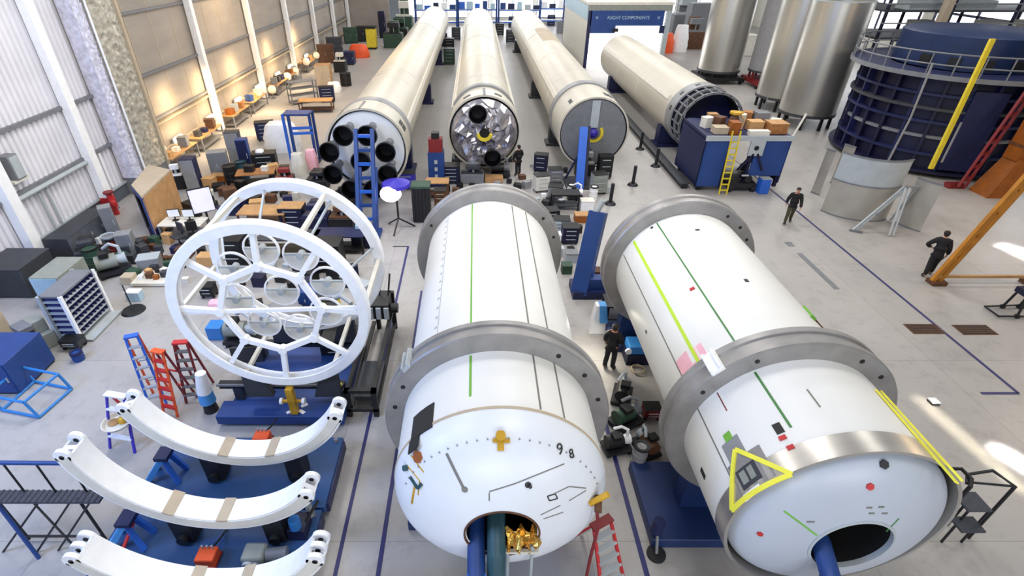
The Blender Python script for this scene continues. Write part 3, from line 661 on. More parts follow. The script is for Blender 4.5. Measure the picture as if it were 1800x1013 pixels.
for i in range(8):
    a = math.radians(12)+i*PI/4; MB().bar(wp(RW-.15, a, YB), wp(RO+.3, a, 11.0), .05).build('hoop_strut', 'light_grey', t)
for i in range(9):
    c = wp(1.22 if i < 8 else 0, math.radians(12)+i*PI/4, 10.9)
    h = MB().lathe([(.4, -.03), (.44, -.03), (.44, .03), (.4, .03)], c, n=36, closed=True).build('engine_hoop', 'white_paint', t)
    MB().lathe([(.03, -.015), (.4, -.015), (.4, .015), (.03, .015)], c, n=20, a0=PI, a1=2*PI, closed=True).build('half_disc', 'offwhite', h)
    MB().cyl(c-Vector((0, .12, 0)), c+Vector((0, .12, 0)), .09, n=12).build('hub', 'light_grey', h)
    MB().bar(c+Vector((-.4, 0, .02)), c+Vector((.4, 0, .02)), .05).build('hoop_bar', 'light_grey', h)
t = T('fixture_cart', 'dark blue cart with black beams carrying the two upright white rings', 'cart', (-5.2, 11.2, 0))
MB().bb(-7.0, -3.55, 9.75, 10.35, .12, .42).build('front_sill', 'blue', t, bev=.02); MB().bb(-6.8, -3.6, 10.35, 13.0, .1, .34).build('deck', 'blue', t, bev=.02)
MB().bb(-7.1, -3.62, 10.5, 10.66, .72, .9).build('cross_beam', 'iron', t); MB().bb(-7.1, -3.62, 12.3, 12.46, .72, .9).build('cross_beam', 'iron', t)
MB().bb(-7.1, -3.62, 10.4, 10.44, .9, .96).build('beam_edge', 'mid_grey', t)
for x in (-6.6, -3.85):
    for y in (10.58, 12.38): MB().bb(x-.12, x+.12, y-.12, y+.12, .3, .75).build('leg', 'dark_grey', t)
for y in (10.15, 12.4):
    for s in (-1, 1): MB().prism([(XW+s*.55, y-.1, .86), (XW+s*1.25, y-.1, .86), (XW+s*1.25, y-.1, 1.72), (XW+s*.75, y-.1, 1.5)], (0, .2, 0)).build('ring_chock', 'dark_grey', t)
m = MB().bb(XW-.09, XW+.09, 9.8, 9.98, .45, 1.35).cyl((XW-.3, 9.9, .86), (XW+.3, 9.9, .86), .05); m.build('centre_jack', 'gold', t)
for s in (-1, 1): MB().cyl((XW+s*.33, 9.9, .86), (XW+s*.26, 9.9, .86), .09).build('jack_roller', 'white_paint', t)
m = MB()
for a in range(4): m.bar((XW+.12*math.cos(PI/4+a*PI/2), 10.05+.1*math.sin(PI/4+a*PI/2), .425), (XW+.34*math.cos(PI/4+a*PI/2), 10.05+.24*math.sin(PI/4+a*PI/2), .425), .1, .012)
m.build('white_arrows', 'white_paint', t)
MB().bb(-4.05, -3.65, 10.38, 10.48, .9, .98).build('yellow_block', 'yellow', t)
t = T('steel_rack', 'black steel rack with levers to the right of the white rings', 'steel rack', (-3.1, 12.4, 0))
for (x, y) in ((-3.5, 10.2), (-2.75, 10.2), (-3.3, 14.2), (-2.75, 14.2)): MB().bb(x-.07, x+.07, y-.07, y+.07, 0, 1.0 if y < 12 else 1.5).build('post', 'black', t)
for z in (.25, .95):
    MB().bb(-3.55, -2.68, 10.13, 10.27, z-.05, z+.05).build('rail', 'black', t)
    for x in (-3.45, -2.75): MB().bb(x-.06, x+.06, 10.2, 14.2, z-.05, z+.05).build('rail', 'black', t)
MB().bb(-3.4, -2.75, 10.5, 12.0, .3, .42).build('shelf', 'dark_grey', t)
MB().bb(-3.5, -2.75, 13.4, 14.3, .95, 1.5).build('gear_housing', 'black', t, bev=.03)
for i in range(3): MB().cyl((-3.4+i*.28, 14.0, 1.45), (-3.35+i*.3, 14.2, 2.0+.1*i), .03).build('lever', 'iron', t)
for i in range(3): MB().bb(-3.4+i*.25, -3.25+i*.25, 13.33, 13.4, 1.0, 1.42).build('pale_plate', 'light_grey', t)
MB().cyl((-2.72, 13.7, 1.2), (-2.5, 13.7, 1.2), .16).build('hand_wheel', 'black', t)
# ================================================================== CURVED CRADLES ON BLUE DECKS
def arc_cradle(X, Y, Z, a0, a1, label, lugs=1, grp=None):
    R = 2.2; w2 = .24; t = T('curved_cradle', label, 'cradle', (X, Y, 0))
    A0, A1 = math.radians(a0), math.radians(a1)
    MB().lathe([(R, -w2), (R, w2), (R+.05, w2), (R+.05, .05), (R+.26, .05), (R+.26, w2), (R+.3, w2), (R+.3, -w2), (R+.26, -w2), (R+.26, -.05), (R+.05, -.05), (R+.05, -w2)], (X, Y, Z), n=40, a0=A0, a1=A1, closed=True).build('arc_beam', 'white_paint', t)
    MB().lathe([(R+.045, -w2-.01), (R+.25, -w2-.01), (R+.25, -w2+.02), (R+.045, -w2+.02)], (X, Y, Z), n=40, a0=A0, a1=A1, closed=True).build('side_web', 'offwhite', t)
    for f in (.42, .62): 
        a = A0+(A1-A0)*f; MB().lathe([(R-.02, -w2-.02), (R-.02, w2+.02), (R+.02, w2+.02), (R+.02, -w2-.02)], (X, Y, Z), n=4, a0=a-.05, a1=a+.05, closed=True).build('wear_pad', 'beige', t)
    for a in (A0, A1):
        c = Vector((X+(R+.15)*math.cos(a), Y, Z+(R+.15)*math.sin(a)))
        for s in ((-1, 1) if lugs == 1 else (-1, 0, 1)):
            m = MB(); cc_ = c+Vector((0, s*.2, 0)); m.cyl(cc_+Vector((0, -.04, 0)), cc_+Vector((0, .04, 0)), .16, n=16)
            l = m.build('end_lug', 'white_paint', t)
            MB().cyl(cc_+Vector((0, -.05, 0)), cc_+Vector((0, .05, 0)), .05, n=12).build('pin_hole', 'black', l)
    for s in (-1, 1):
        x = X+s*.95; zz = Z-math.sqrt((R+.3)**2-.95**2)
        MB().bb(x-.2, x+.2, Y-.2, Y+.2, .55, zz+.06).build('roller_block', 'iron', t, bev=.02)
        MB().cyl((x, Y-.3, .72), (x, Y+.3, .72), .12).build('roller', 'black', t)
    return t
arc_cradle(-5.1, 7.85, 3.65, -162, -24, 'white curved ring cradle on the blue deck, farthest of the three')
arc_cradle(-5.1, 6.35, 3.6, -173, -38, 'white curved ring cradle, middle of the three, left horn in front of the blue walkway')
arc_cradle(-4.8, 5.05, 3.35, -152, -28, 'white curved ring cradle at the bottom edge with triple lugs, nearest of the three', 2)
def deck(x0, x1, y0, y1, label):
    t = T('blue_deck', label, 'deck cart', ((x0+x1)/2, (y0+y1)/2, 0))
    MB().bb(x0, x1, y0, y1, .3, .55).build('deck_plate', 'deck_blue', t, bev=.03)
    MB().bb(x1-.12, x1+.05, y0+.1, y1-.1, .22, .5).build('side_channel', 'navy', t)
    for x in (x0+.4, x1-.4):
        for y in (y0+.3, y1-.3): MB().cyl((x-.08, y, .15), (x+.08, y, .15), .15, n=16).build('wheel', 'rubber', t)
    for x in (x0+.12, x1-.15): MB().cyl((x, y1-.15, .55), (x, y1-.15, .66), .05).build('corner_pin', 'mid_grey', t)
    return t
deck(-7.75, -3.35, 6.98, 8.95, 'blue deck under the farthest curved cradle'); deck(-7.75, -3.4, 4.0, 6.92, 'blue deck under the two nearer curved cradles')
def blue_trestle(p, label):
    t = T('blue_trestle', label, 'trestle', (p[0], p[1], .55)); x, y, z = p[0], p[1], .55
    for s in (-1, 1):
        MB().bar((x-.3, y+s*.2, z), (x+.25, y+s*.1, z+.75), .12).build('leg', 'sky_blue', t); MB().bar((x+.45, y+s*.2, z), (x+.25, y+s*.1, z+.75), .1).build('leg', 'bright_blue', t)
    MB().bar((x-.1, y-.22, z+.3), (x-.1, y+.22, z+.3), .08).build('tie', 'sky_blue', t); MB().bb(x+.1, x+.4, y-.18, y+.18, z+.72, z+.82).build('head', 'navy', t)
blue_trestle((-7.35, 7.8), 'bright blue trestle at the left end of the farthest curved cradle'); blue_trestle((-7.3, 6.2), 'bright blue trestle at the left end of the middle curved cradle')
def ctl_box(px, py, label, z=.55):
    p = G(px, py, z); t = T('control_box', label, 'control box', p); x, y, z = p
    MB().bb(x-.19, x+.19, y-.16, y+.16, z, z+.26).build('housing', 'orange_red', t, bev=.03); MB().bb(x-.21, x+.21, y-.18, y+.18, z, z+.04).build('foot', 'dark_red', t)
    for i in range(3): MB().cyl((x-.1+i*.1, y+.1, z+.25), (x-.1+i*.1, y+.1, z+.36), .02).build('connector', 'light_grey', t)
    MB().tube([(x+.05, y+.15, z+.2), (x+.08, y+.4, z+.1), (x+.12, y+.75, z+.03)], .02).build('cable', 'black', t)
ctl_box(463, 776, 'orange red control box behind the farthest curved cradle'); ctl_box(368, 985, 'orange red control box on the blue deck between the two nearer curved cradles')
p = G(455, 985, .55); t = T('gear_motor', 'grey gear motor on the deck beside the orange red box', 'motor', p); x, y, z = p
MB().bb(x-.26, x+.2, y-.18, y+.2, z, z+.34).build('gearbox', 'grey_green', t, bev=.06); MB().cyl((x+.2, y, z+.2), (x+.6, y+.05, z+.2), .13, n=16).build('motor_can', 'mid_grey', t)
MB().cyl((x, y-.05, z+.3), (x+.1, y-.3, z+.02), .07).build('shaft', 'light_grey', t); MB().cyl((x-.1, y-.18, z+.16), (x-.1, y-.24, z+.16), .13).build('end_cover', 'light_grey', t)
def actuator(px, py, label):
    p = G(px, py, .55); x, y, z = p; t = T('hydraulic_unit', label, 'hydraulic unit', p)
    MB().bb(x-.2, x+.2, y-.2, y+.25, z, z+.35).build('tank', 'dark_navy', t, bev=.03); MB().cyl((x, y-.1, z+.35), (x, y-.1, z+.6), .12).build('pump', 'tube_blue', t)
    MB().tube([(x+.15, y, z+.3), (x+.3, y+.2, z+.5), (x+.28, y+.5, z+.3), (x+.2, y+.7, z+.05)], .035).build('hose', 'black', t); MB().bb(x+.12, x+.2, y+.25, y+.4, z+.1, z+.55).build('bracket', 'light_grey', t)
actuator(528, 935, 'dark blue hydraulic unit at the right horn of the middle curved cradle'); 
m = MB().tube([G(200, 1005, .7), G(236, 915, 1.1)], .035); tag(m.build('red_pole', 'red'), 'thin red pole leaning at the lower left cradle', 'pole')
# ================================================================== LOWER LEFT WALKWAY AND TUBE FRAME
t = T('walkway', 'narrow grey grating walkway with blue handrails at the lower left edge', 'walkway', (-9, 6.6, 0))
def q(px, py, Y=6.6): return GY(px, py, Y)
a, b = q(-60, 868), q(188, 876); zt = (a.z+b.z)/2
MB().bb(-10.6, -7.72, 6.46, 6.74, zt-.06, zt).build('grating', 'grating', t)
m = MB()
for i in range(24): m.bb(-10.6+i*.12, -10.56+i*.12, 6.45, 6.75, zt, zt+.012)
m.build('grating_bars', 'dark_grey', t)
zr = q(60, 820).z
MB().tube([(-10.6, 6.7, zr), (-7.95, 6.7, zr-.03), (-7.74, 6.7, zt)], .045).build('top_rail', 'blue', t)
for x in (-10.2, -9.4, -8.75, -8.1): MB().cyl((x, 6.7, zt), (x, 6.7, zr-.02), .02).build('rail_post', 'iron', t)
for (p0, p1) in (((70, 880), (-10, 992)), ((125, 880), (55, 985)), ((160, 880), (78, 1005)), ((60, 885), (135, 965))): MB().tube([q(*p0, 6.5), q(*p1, 6.2)], .022).build('brace', 'iron', t)
MB().tube([q(-5, 885, 6.5), q(110, 1035, 5.9)], .04).build('blue_brace', 'blue', t)
for x in (-9.9, -8.2): MB().cyl((x, 6.55, 0), (x, 6.55, zt), .03).build('leg', 'iron', t)
MB().bar((-9.9, 6.55, .12), (-8.2, 6.55, .12), .04).build('foot_rail', 'iron', t)
t = T('tube_frame', 'light blue tube frame cart on the floor at the left edge', 'tube frame', (-12.6, 10.6, 0))
B = [G(5, 722), G(70, 735), G(127, 685), G(62, 672)]; tp = [v+Vector((-.15 if i in (0, 3) else -.15, 0, .62)) for i, v in enumerate(B)]
for i in range(4):
    MB().tube([B[i]+Vector((0, 0, .04)), B[(i+1) % 4]+Vector((0, 0, .04))], .04).build('base_tube', 'tube_blue', t)
    MB().tube([tp[i], tp[(i+1) % 4]], .04).build('top_tube', 'tube_blue', t); MB().tube([B[i]+Vector((0, 0, .04)), tp[i]], .04).build('upright', 'tube_blue', t)
# ================================================================== LADDERS
def vdir(p, top):                             # upright height at a floor point that reaches a photograph row
    return GY(top[0], top[1], p.y).z
def step_ladder(p, rz, h, label, mr='red', mrear='blue', top='red', w0=.6, spread=.55, n=6, mst='light_grey'):
    t = T('step_ladder', label, 'step ladder', p, rz)
    for s in (-1, 1):
        lb(MB().bar((s*w0/2, -spread, .0), (s*w0*.34, 0, h), .06, .045), 'front_rail', mr, t)
        lb(MB().bar((s*w0/2, spread, .0), (s*w0*.34, .05, h), .06, .04), 'rear_rail', mrear, t)
    for i in range(n):
        f = (i+1)/(n+1); x = w0/2*(1-f)+w0*.34*f; lb(MB().bb(-x, x, -spread*(1-f)-.06, -spread*(1-f)+.06, h*f-.02, h*f+.02), 'step', mst, t)
    for f in (.25, .6): lb(MB().bb(-w0*.4, w0*.4, spread*(1-f)-.02, spread*(1-f)+.02, h*f-.02, h*f+.02), 'rear_brace', mst, t)
    lb(MB().bb(-w0*.4, w0*.4, -.07, .1, h-.02, h+.03), 'top_cap', top, t)
    return t
step_ladder(G(281, 700), .35, 2.3, 'blue and red step ladder standing left of the white rings', 'bright_blue', 'orange_red', 'bright_blue', .42, .3)
step_ladder(G(318, 712), -.25, 2.0, 'all red step ladder standing between the blue one and the white rings', 'orange_red', 'dark_red', 'orange_red', .46, .4, mst='red')
step_ladder(G(352, 690), .1, 1.9, 'dark red step ladder tucked close under the white rings', 'dark_red', 'dark_red', 'red', .5, .4, mst='mid_grey')
step_ladder(G(240, 766), -.2, 1.5, 'white step ladder with red and blue rails, a yellow tray on it, behind the cradles', 'violet', 'red', 'white_paint', .75, .5, 3, 'white_paint')
p = G(240, 766)+Vector((-.05, -.27, .772)); t = T('parts_tray', 'round pan of yellow parts on the white step ladder', 'pan', p)
MB().lathe([(.02, 0), (.3, 0), (.36, .1), (.33, .1), (.28, .03), (.02, .03)], p, 'Z', n=24).build('pan', 'offwhite', t); MB().sph(p+Vector((.12, .05, .08)), .12, 10).build('yellow_part', 'gold', t); MB().sph(p+Vector((-.1, .0, .05)), .14, 10, (1, 1, .4)).build('tan_part', 'tan', t)
step_ladder(G(1040, 1000), .5, 1.65, 'red step ladder at the right of the centre tank dome', 'red', 'red', 'dark_red', .6, .75)
# white pedestal by the rings, pole trolley
p = G(372, 720); t = T('lamp_pedestal', 'white pedestal with a blue collar beside the dark ring cart', 'pedestal', p)
MB().cyl(p, p+Vector((0, 0, .35)), .2, .16).build('base', 'iron', t); MB().cyl(p+Vector((0, 0, .35)), p+Vector((0, 0, .7)), .22, .2).build('collar', 'sky_blue', t); MB().cyl(p+Vector((0, 0, .7)), p+Vector((.05, .05, 1.35)), .2, .14).build('shade', 'white_paint', t)
# ================================================================== STANDING METAL TANKS, RIGHT REAR
def stand_tank(x, y, r, z0, z1, label, m='steel_tank', legs='black', lz=0.):
    t = T('storage_tank', label, 'metal tank', (x, y, 0))
    MB().lathe([(r, z0), (r, z1), (r-.1, z1), (r-.1, z1-.5), (.02, z1-.6)], (x, y, 0), 'Z', n=80).build('shell', m, t)
    MB().lathe([(r-.1, z0-.12), (r+.05, z0-.12), (r+.05, z0+.06), (r-.1, z0+.06)], (x, y, 0), 'Z', n=64, closed=True).build('base_ring', 'dark_grey', t)
    MB().lathe([(r-.04, z1-.06), (r+.03, z1-.06), (r+.03, z1+.02), (r-.04, z1+.02)], (x, y, 0), 'Z', n=64, closed=True).build('shoulder_band', 'light_grey', t)
    for i in range(8):
        a = i*PI/4+.2; MB().bar((x+(r-.2)*math.cos(a), y+(r-.2)*math.sin(a), lz), (x+(r-.2)*math.cos(a), y+(r-.2)*math.sin(a), z0-.1), .16).build('leg', legs, t)
    return t
stand_tank(24.1, 38.6, 1.83, 1.0, 8.1, 'big brushed metal tank standing nearest the blue tower')
stand_tank(24.6, 43.4, 1.83, 1.0, 8.5, 'big brushed metal tank standing half behind the one nearest the blue tower')
stand_tank(23.5, 53.5, 1.9, 1.1, 12, 'tall slim metal cylinder on a black stand beside the office booth', 'steel_tank', lz=.65)
stand_tank(27.3, 51.5, 1.7, 1.4, 12, 'tall dull metal cylinder on a dark red stand behind the big metal tanks', 'panel_grey', 'dark_red', .65)
def rig(x, y, label, m='black', s=1.):
    t = T('tank_dolly', label, 'dolly', (x, y, 0)); MB().bb(x-1.75*s, x+1.75*s, y-1.7*s, y+1.7*s, .6, .648).build('deck_plate', m, t)
    for dx in (-1, 1):
        MB().bb(x+dx*1.7*s-.15, x+dx*1.7*s+.15, y-1.9*s, y+1.9*s, .3, .6).build('side_beam', m, t)
        for dy in (-1, 1): MB().cyl((x+dx*1.7*s-.1, y+dy*1.5*s, .2), (x+dx*1.7*s+.1, y+dy*1.5*s, .2), .2).build('wheel', 'rubber', t)
    for dy in (-1, 1): MB().bb(x-1.8*s, x+1.8*s, y+dy*1.7*s-.12, y+dy*1.7*s+.12, .35, .65).build('cross_beam', m, t)
    return t
rig(23.5, 53.5, 'black dolly under the tall slim metal cylinder', 'black', 1.0); rig(27.5, 51.5, 'dark red dolly under the tall dull metal cylinder', 'dark_red', .95)

# ================================================================== BLUE ROUND TOWER
XT, YT, R5 = 28.2, 32.4, 5.0
t = T('round_work_tower', 'round navy blue work tower with pale railings and a yellow pole at the right', 'work tower', (XT, YT, 0))
MB().lathe([(4.4, .3), (4.4, 5.2), (4.3, 5.2), (4.3, .3)], (XT, YT, 0), 'Z', n=72, closed=True).build('lower_drum', 'dark_navy', t)
MB().lathe([(3.6, 5.3), (3.6, 6.95), (3.4, 7.05), (.05, 7.05), (.05, 6.95), (3.3, 6.95), (3.5, 5.3)], (XT+.6, YT+.4, 0), 'Z', n=72).build('upper_drum', 'drum_blue', t)
for i in range(6):
    a = math.radians(200+i*22); MB().box((XT+.6+3.62*math.cos(a), YT+.4+3.62*math.sin(a), 5.7), (.12, .55, .5), rz=a).build('dark_port', 'black', t)
for z, m, rr in ((.3, 'dark_navy', 5.0), (1.2, 'navy', 4.75), (2.1, 'mid_grey', 4.6), (2.9, 'navy', 4.75), (3.6, 'dark_grey', 4.85), (4.3, 'navy', 4.75)):
    MB().lathe([(4.3, z-.07), (rr, z-.07), (rr, z+.07), (4.3, z+.07)], (XT, YT, 0), 'Z', n=80, closed=True).build('hoop_flange', m, t)
dk = MB().lathe([(3.4, 5.2), (5.35, 5.2), (5.35, 5.32), (3.4, 5.32)], (XT, YT, 0), 'Z', n=80, closed=True).build('deck', 'navy', t)
MB().lathe([(5.33, 5.16), (5.42, 5.16), (5.42, 5.38), (5.33, 5.38)], (XT, YT, 0), 'Z', n=80, closed=True).build('toe_board', 'mid_grey', t)
for z in (5.85, 6.4): MB().lathe([(5.3+.04*math.cos(a), z+.04*math.sin(a)) for a in [i*PI/3 for i in range(6)]], (XT, YT, 0), 'Z', n=80, closed=True).build('hand_rail', 'mid_grey', t)
for i in range(30):
    a = 2*PI*i/30; MB().cyl((XT+5.3*math.cos(a), YT+5.3*math.sin(a), 5.3), (XT+5.3*math.cos(a), YT+5.3*math.sin(a), 6.42), .035, n=8).build('rail_post', 'mid_grey', t)
for i in range(26):
    a = 2*PI*(i+.5)/26; MB().box((XT+4.55*math.cos(a), YT+4.55*math.sin(a), 2.7), (.3, .14, 5), rz=a).build('wall_rib', 'dark_navy' if i % 3 else 'navy', t)
a = math.radians(252)
MB().box((XT+4.7*math.cos(a), YT+4.7*math.sin(a), 2.6), (.3, 1.5, 4.2), rz=a).build('door_panel', 'navy', t)
MB().bar(GY(1636, 296, 26.8), GY(1745, 68, 26.8), .22, .14).build('yellow_pole', 'yellow', t)
for (b0, b1) in (((1560, 285), (1600, 208)), ((1655, 285), (1690, 215)), ((1600, 208), (1640, 110))):
    MB().cyl(GY(b0[0], b0[1], 27.0), GY(b1[0], b1[1], 27.0), .05, n=8).build('pale_post', 'panel_grey', t)
for z in (): MB().lathe([(6+.05*math.cos(a), z+.05*math.sin(a)) for a in [i*PI/2 for i in range(4)]], (XT-1.5, YT+4, 0), 'Z', n=60, closed=True).build('rear_rail', 'panel_grey', t)
# tall scaffold behind the tower
t = T('scaffold', 'dark scaffold with grey decks behind the round tower, top right corner', 'scaffold', (33, 42, 0))
for x in (28.5, 33, 37.5, 42):
    for y in (40.5, 45): MB().cyl((x, y, 0), (x, y, 9.5), .12).build('post', 'dark_navy', t)
for z in (5.5, 7.2, 8.9):
    MB().bb(28.3, 42.3, 40.3, 45.2, z, z+.12).build('deck', 'dark_grey', t)
    for dz in (.5, 1.0): MB().cyl((28.3, 40.4, z+dz), (42.3, 40.4, z+dz), .05).build('rail', 'panel_grey', t)
MB().bb(30, 36, 40.6, 42, 7.3, 7.9).build('pale_crate', 'light_grey', t)
for x in (32, 37, 40): MB().bb(x, x+1.4, 41, 43, 5.6, 6.5).build('deck_box', 'offwhite', t)
def hall_col(x, y, label):
    t = T('hall_column', label, 'column', (x, y, 0)); MB().bb(x-.22, x+.22, y-.25, y+.25, 0, 13).build('shaft', 'beige', t); MB().bb(x-.4, x+.4, y-.4, y+.4, 0, .2).build('foot', 'mid_grey', t)
hall_col(31.5, 39.2, 'beige hall column rising behind the round tower')
# curved metal skins standing on the floor
def skin_panel(cx, cy, r, a0, a1, h, label, split=None):
    a0, a1 = math.radians(a0), math.radians(a1); am = (a0+a1)/2
    t = T('curved_skin', label, 'metal skin', (cx+r*math.cos(am), cy+r*math.sin(am), 0))
    for z0, z1, m in (((0, split, 'sheet_alu'), (split, h, 'light_grey')) if split else ((0, h, 'sheet_alu'),)):
        MB().lathe([(r, z0), (r, z1), (r-.03, z1), (r-.03, z0)], (cx, cy, 0), 'Z', n=24, a0=a0, a1=a1, closed=True).build('sheet', m, t)
    for z in ([.03, h-.03]+([split] if split else [])):
        MB().lathe([(r-.05, z-.03), (r+.03, z-.03), (r+.03, z+.03), (r-.05, z+.03)], (cx, cy, 0), 'Z', n=24, a0=a0, a1=a1, closed=True).build('edge_strip', 'mid_grey', t)
    return t
skin_panel(18.9, 24.2, 1.75, 196, 300, 3.0, 'widest curved metal skin, standing in front of the tower behind the trestle', 1.7)
skin_panel(22.1, 22.7, 2.1, 190, 219, 2.3, 'curved metal skin with a glossy sunlit edge, right of the trestle')
skin_panel(20.0, 26.6, 2.1, 196, 209, 2.4, 'curved metal skin seen nearly edge on, leftmost near the walking men')
skin_panel(21.9, 28.0, 2.2, 196, 212, 2.2, 'small curved metal skin tucked between the leftmost and widest skins')
t = T('metal_trestle', 'grey metal trestle with two splayed leg pairs in front of the curved skins', 'trestle', (18.6, 21.8, 0))
ta, tb = Vector((19.4, 22.0, 1.95)), Vector((19.95, 22.0, 1.95))
MB().bar(ta, tb, .12).build('top_beam', 'panel_grey', t)
for d in (-.09, .09): MB().bar(Vector((17.5+d, 21.45, .05)), ta+Vector((d, 0, 0)), .07).build('leg', 'light_grey', t); MB().bar(Vector((18.85+d, 20.95, .05)), ta+Vector((d, -.1, 0)), .07).build('leg', 'light_grey', t)
MB().bar((17.3, 21.5, .05), (17.75, 21.25, .05), .1).build('foot', 'mid_grey', t); MB().bar((18.3, 21.62, .8), (18.45, 21.55, .8), .06).build('tie', 'mid_grey', t)
MB().bar((19.9, 22, 1.95), (19.85, 22.5, 0.05), .07).build('leg', 'light_grey', t)
# orange frames
t = T('orange_gantry', 'orange brown A frame gantry at the right edge', 'gantry', (19.7, 17, 0))
for d in (-.13, .13): MB().bar((17.9+d, 17, .1), (19.75+d, 17.0, 7), .14).build('leg', 'orange_beam', t); MB().bar((21.6+d, 17, .1), (19.85+d, 17, 7), .14).build('leg', 'orange_beam', t)
MB().bb(17.9, 21.6, 16.95, 17.05, .28, .38).build('lower_tie', 'tan', t)
for x in (17.95, 21.6): MB().bb(x-.25, x+.3, 16.8, 17.2, 0, .16).build('foot', 'brown', t)
MB().bb(19.5, 20.1, 16.8, 17.2, 6.85, 7.2).build('apex_joint', 'orange_beam', t)
for i in range(5): z = 1.2+i*.9; x = 17.9+1.85*(z-.1)/6.9; MB().bar((x-.14, 17, z), (x+.14, 17, z), .05).build('lacing', 'orange', t)
t = T('orange_crane_mast', 'thick orange mast with a flared foot behind the gantry', 'crane mast', (27, 25.3, 0))
MB().add([(26.7, 25.2, 0), (28.2, 25.2, 0), (28.2, 26.4, 0), (26.7, 26.4, 0), (27.5, 25.4, 2.0), (28.2, 25.4, 2), (28.2, 26.3, 2), (27.5, 26.3, 2)], [(0, 1, 5, 4), (1, 2, 6, 5), (2, 3, 7, 6), (3, 0, 4, 7), (4, 5, 6, 7), (3, 2, 1, 0)]).build('flared_foot', 'orange', t)
MB().bar((27.75, 25.85, 1.9), (27.9, 25.85, 9), .8, .8).build('mast', 'orange', t)
for z in (2.6, 4, 5.4): MB().bb(27.3, 28.3, 25.38, 26.3, z, z+.1).build('mast_band', 'brown', t)
t = T('red_truss', 'rusty red truss between the tower and the orange mast', 'truss', (26.6, 26, 0))
for d in (0, .35): MB().bar((26.0+d, 26.3, .2), (27.3+d, 26.8, 5.2), .12).build('chord', 'dark_red', t)
for i in range(7): z = .5+i*.65; x = 26+1.3*(z-.2)/5; MB().bar((x, 26.3+.07*i, z), (x+.45, 26.35+.07*i, z+.35), .07).build('lacing', 'dark_red', t)
MB().bb(25.7, 26.6, 26.5, 26.9, 0, .25).build('foot', 'dark_red', t)
# ================================================================== PLATFORM AT THE OPEN ROCKET END
t = T('work_platform', 'blue work platform with a yellow ladder at the open end of the rightmost rocket', 'work platform', (14, 27.8, 0))
PX0, PX1, PY0, PY1, PZ = 11.75, 16.1, 26.1, 29.6, 2.95
MB().bb(PX0, PX1, PY0, PY1, PZ-.15, PZ).build('deck', 'navy', t); MB().bb(PX0-.05, PX1+.05, PY0-.06, PY0, PZ-.2, PZ+.06).build('deck_edge', 'light_grey', t)
MB().bb(PX0, PX0+1.2, PY0, PY0+.08, .3, PZ-.2).build('side_panel', 'blue', t); MB().bb(PX0, PX0+.08, PY0, PY1, .3, PZ-.2).build('side_panel', 'navy', t)
MB().bb(PX1-1.7, PX1, PY0, PY0+.08, .9, PZ-.2).build('side_panel', 'blue', t); MB().bb(PX1-.08, PX1, PY0, PY1, .5, PZ-.2).build('side_panel', 'navy', t)
for x in (PX0+.1, PX0+1.25, PX1-1.8, PX1-.1):
    for y in (PY0+.15, PY1-.1): MB().bb(x-.08, x+.08, y-.08, y+.08, .25, PZ).build('post', 'dark_navy', t)
for x in (PX0+.3, PX1-.4):
    for y in (PY0+.3, PY1-.3): MB().cyl((x-.1, y, .2), (x+.1, y, .2), .2).build('wheel', 'rubber', t)
MB().bb(PX0+1.3, PX1-1.8, PY1-.2, PY1-.1, .3, PZ-.2).build('rear_panel', 'black', t)
ld = MB()
for s in (-.2, .2): ld.bar((13.15+s, 25.75, 0), (13.15+s, 26.08, PZ+.3), .06)
l_ = ld.build('yellow_ladder', 'yellow', t)
for i in range(9): f = (i+.7)/9.5; MB().bar((12.95, 25.75+.33*f, PZ*f), (13.35, 25.75+.33*f, PZ*f), .06).build('rung', 'yellow', l_)
MB().bb(14.0, 14.75, 26.0, 26.1, 2.0, PZ-.1).build('hub_plate', 'light_grey', t); MB().cyl((14.35, 25.98, 2.4), (14.35, 26.02, 2.4), .12).build('hub_hole', 'black', t)
MB().bar((13.7, 26.05, 1.2), (14.3, 26.05, 2.1), .1).build('stay', 'dark_navy', t); MB().bar((15.0, 26.05, 1.2), (14.5, 26.05, 2.1), .1).build('stay', 'dark_navy', t)
MB().cyl((16.05, PY0, PZ), (16.35, PY0, PZ+1.15), .05).build('pale_stanchion', 'offwhite', t)
for x in (PX0, PX1): MB().cyl((x, PY1, PZ), (x, PY1, PZ+1.1), .035).build('rail_post', 'mid_grey', t)
def small_box(name, label, cat, c, d, m, lidm=None, grp=None, rz=0., lid=True, nm='body'):
    t = T(name, label, cat, (c[0], c[1], c[2]), rz, grp)
    lb(MB().box((0, 0, d[2]/2), d), nm, m, t, bev=min(d)*.04)
    if lid: lb(MB().box((0, 0, d[2]+.02), (d[0]*1.03, d[1]*1.03, .04)), 'lid', lidm or m, t)
    return t
small_box('wood_crate', 'wooden crate on the blue platform, rightmost of the brown things', 'crate', (15.5, 26.9, PZ), (.9, .8, .5), 'wood', 'tan')
small_box('cardboard_box', 'cardboard box on the blue platform beside the white drum', 'box', (14.6, 27.3, PZ), (.7, .6, .45), 'cardboard')
small_box('white_case', 'flat white case at the front edge of the blue platform', 'case', (14.4, 26.35, PZ), (1.0, .35, .22), 'offwhite')
t = T('copper_engine', 'copper brown engine part standing on the blue platform near the rocket mouth', 'engine part', (13.6, 27.6, PZ))
MB().lathe([(.1, .75), (.2, .6), (.42, .0), (.38, 0), (.16, .6), (.06, .75)], (13.6, 27.6, PZ), 'Z', n=24).build('bell', 'brown', t); MB().lathe([(.01, .75), (.3, .75), (.3, .85), (.01, .85)], (13.6, 27.6, PZ), 'Z', n=20).build('flange', 'gold', t)
MB().tube([(13.85, 27.5, PZ+.7), (14.0, 27.3, PZ+.5), (13.9, 27.2, PZ+.05)], .05).build('feed_pipe', 'tan', t)
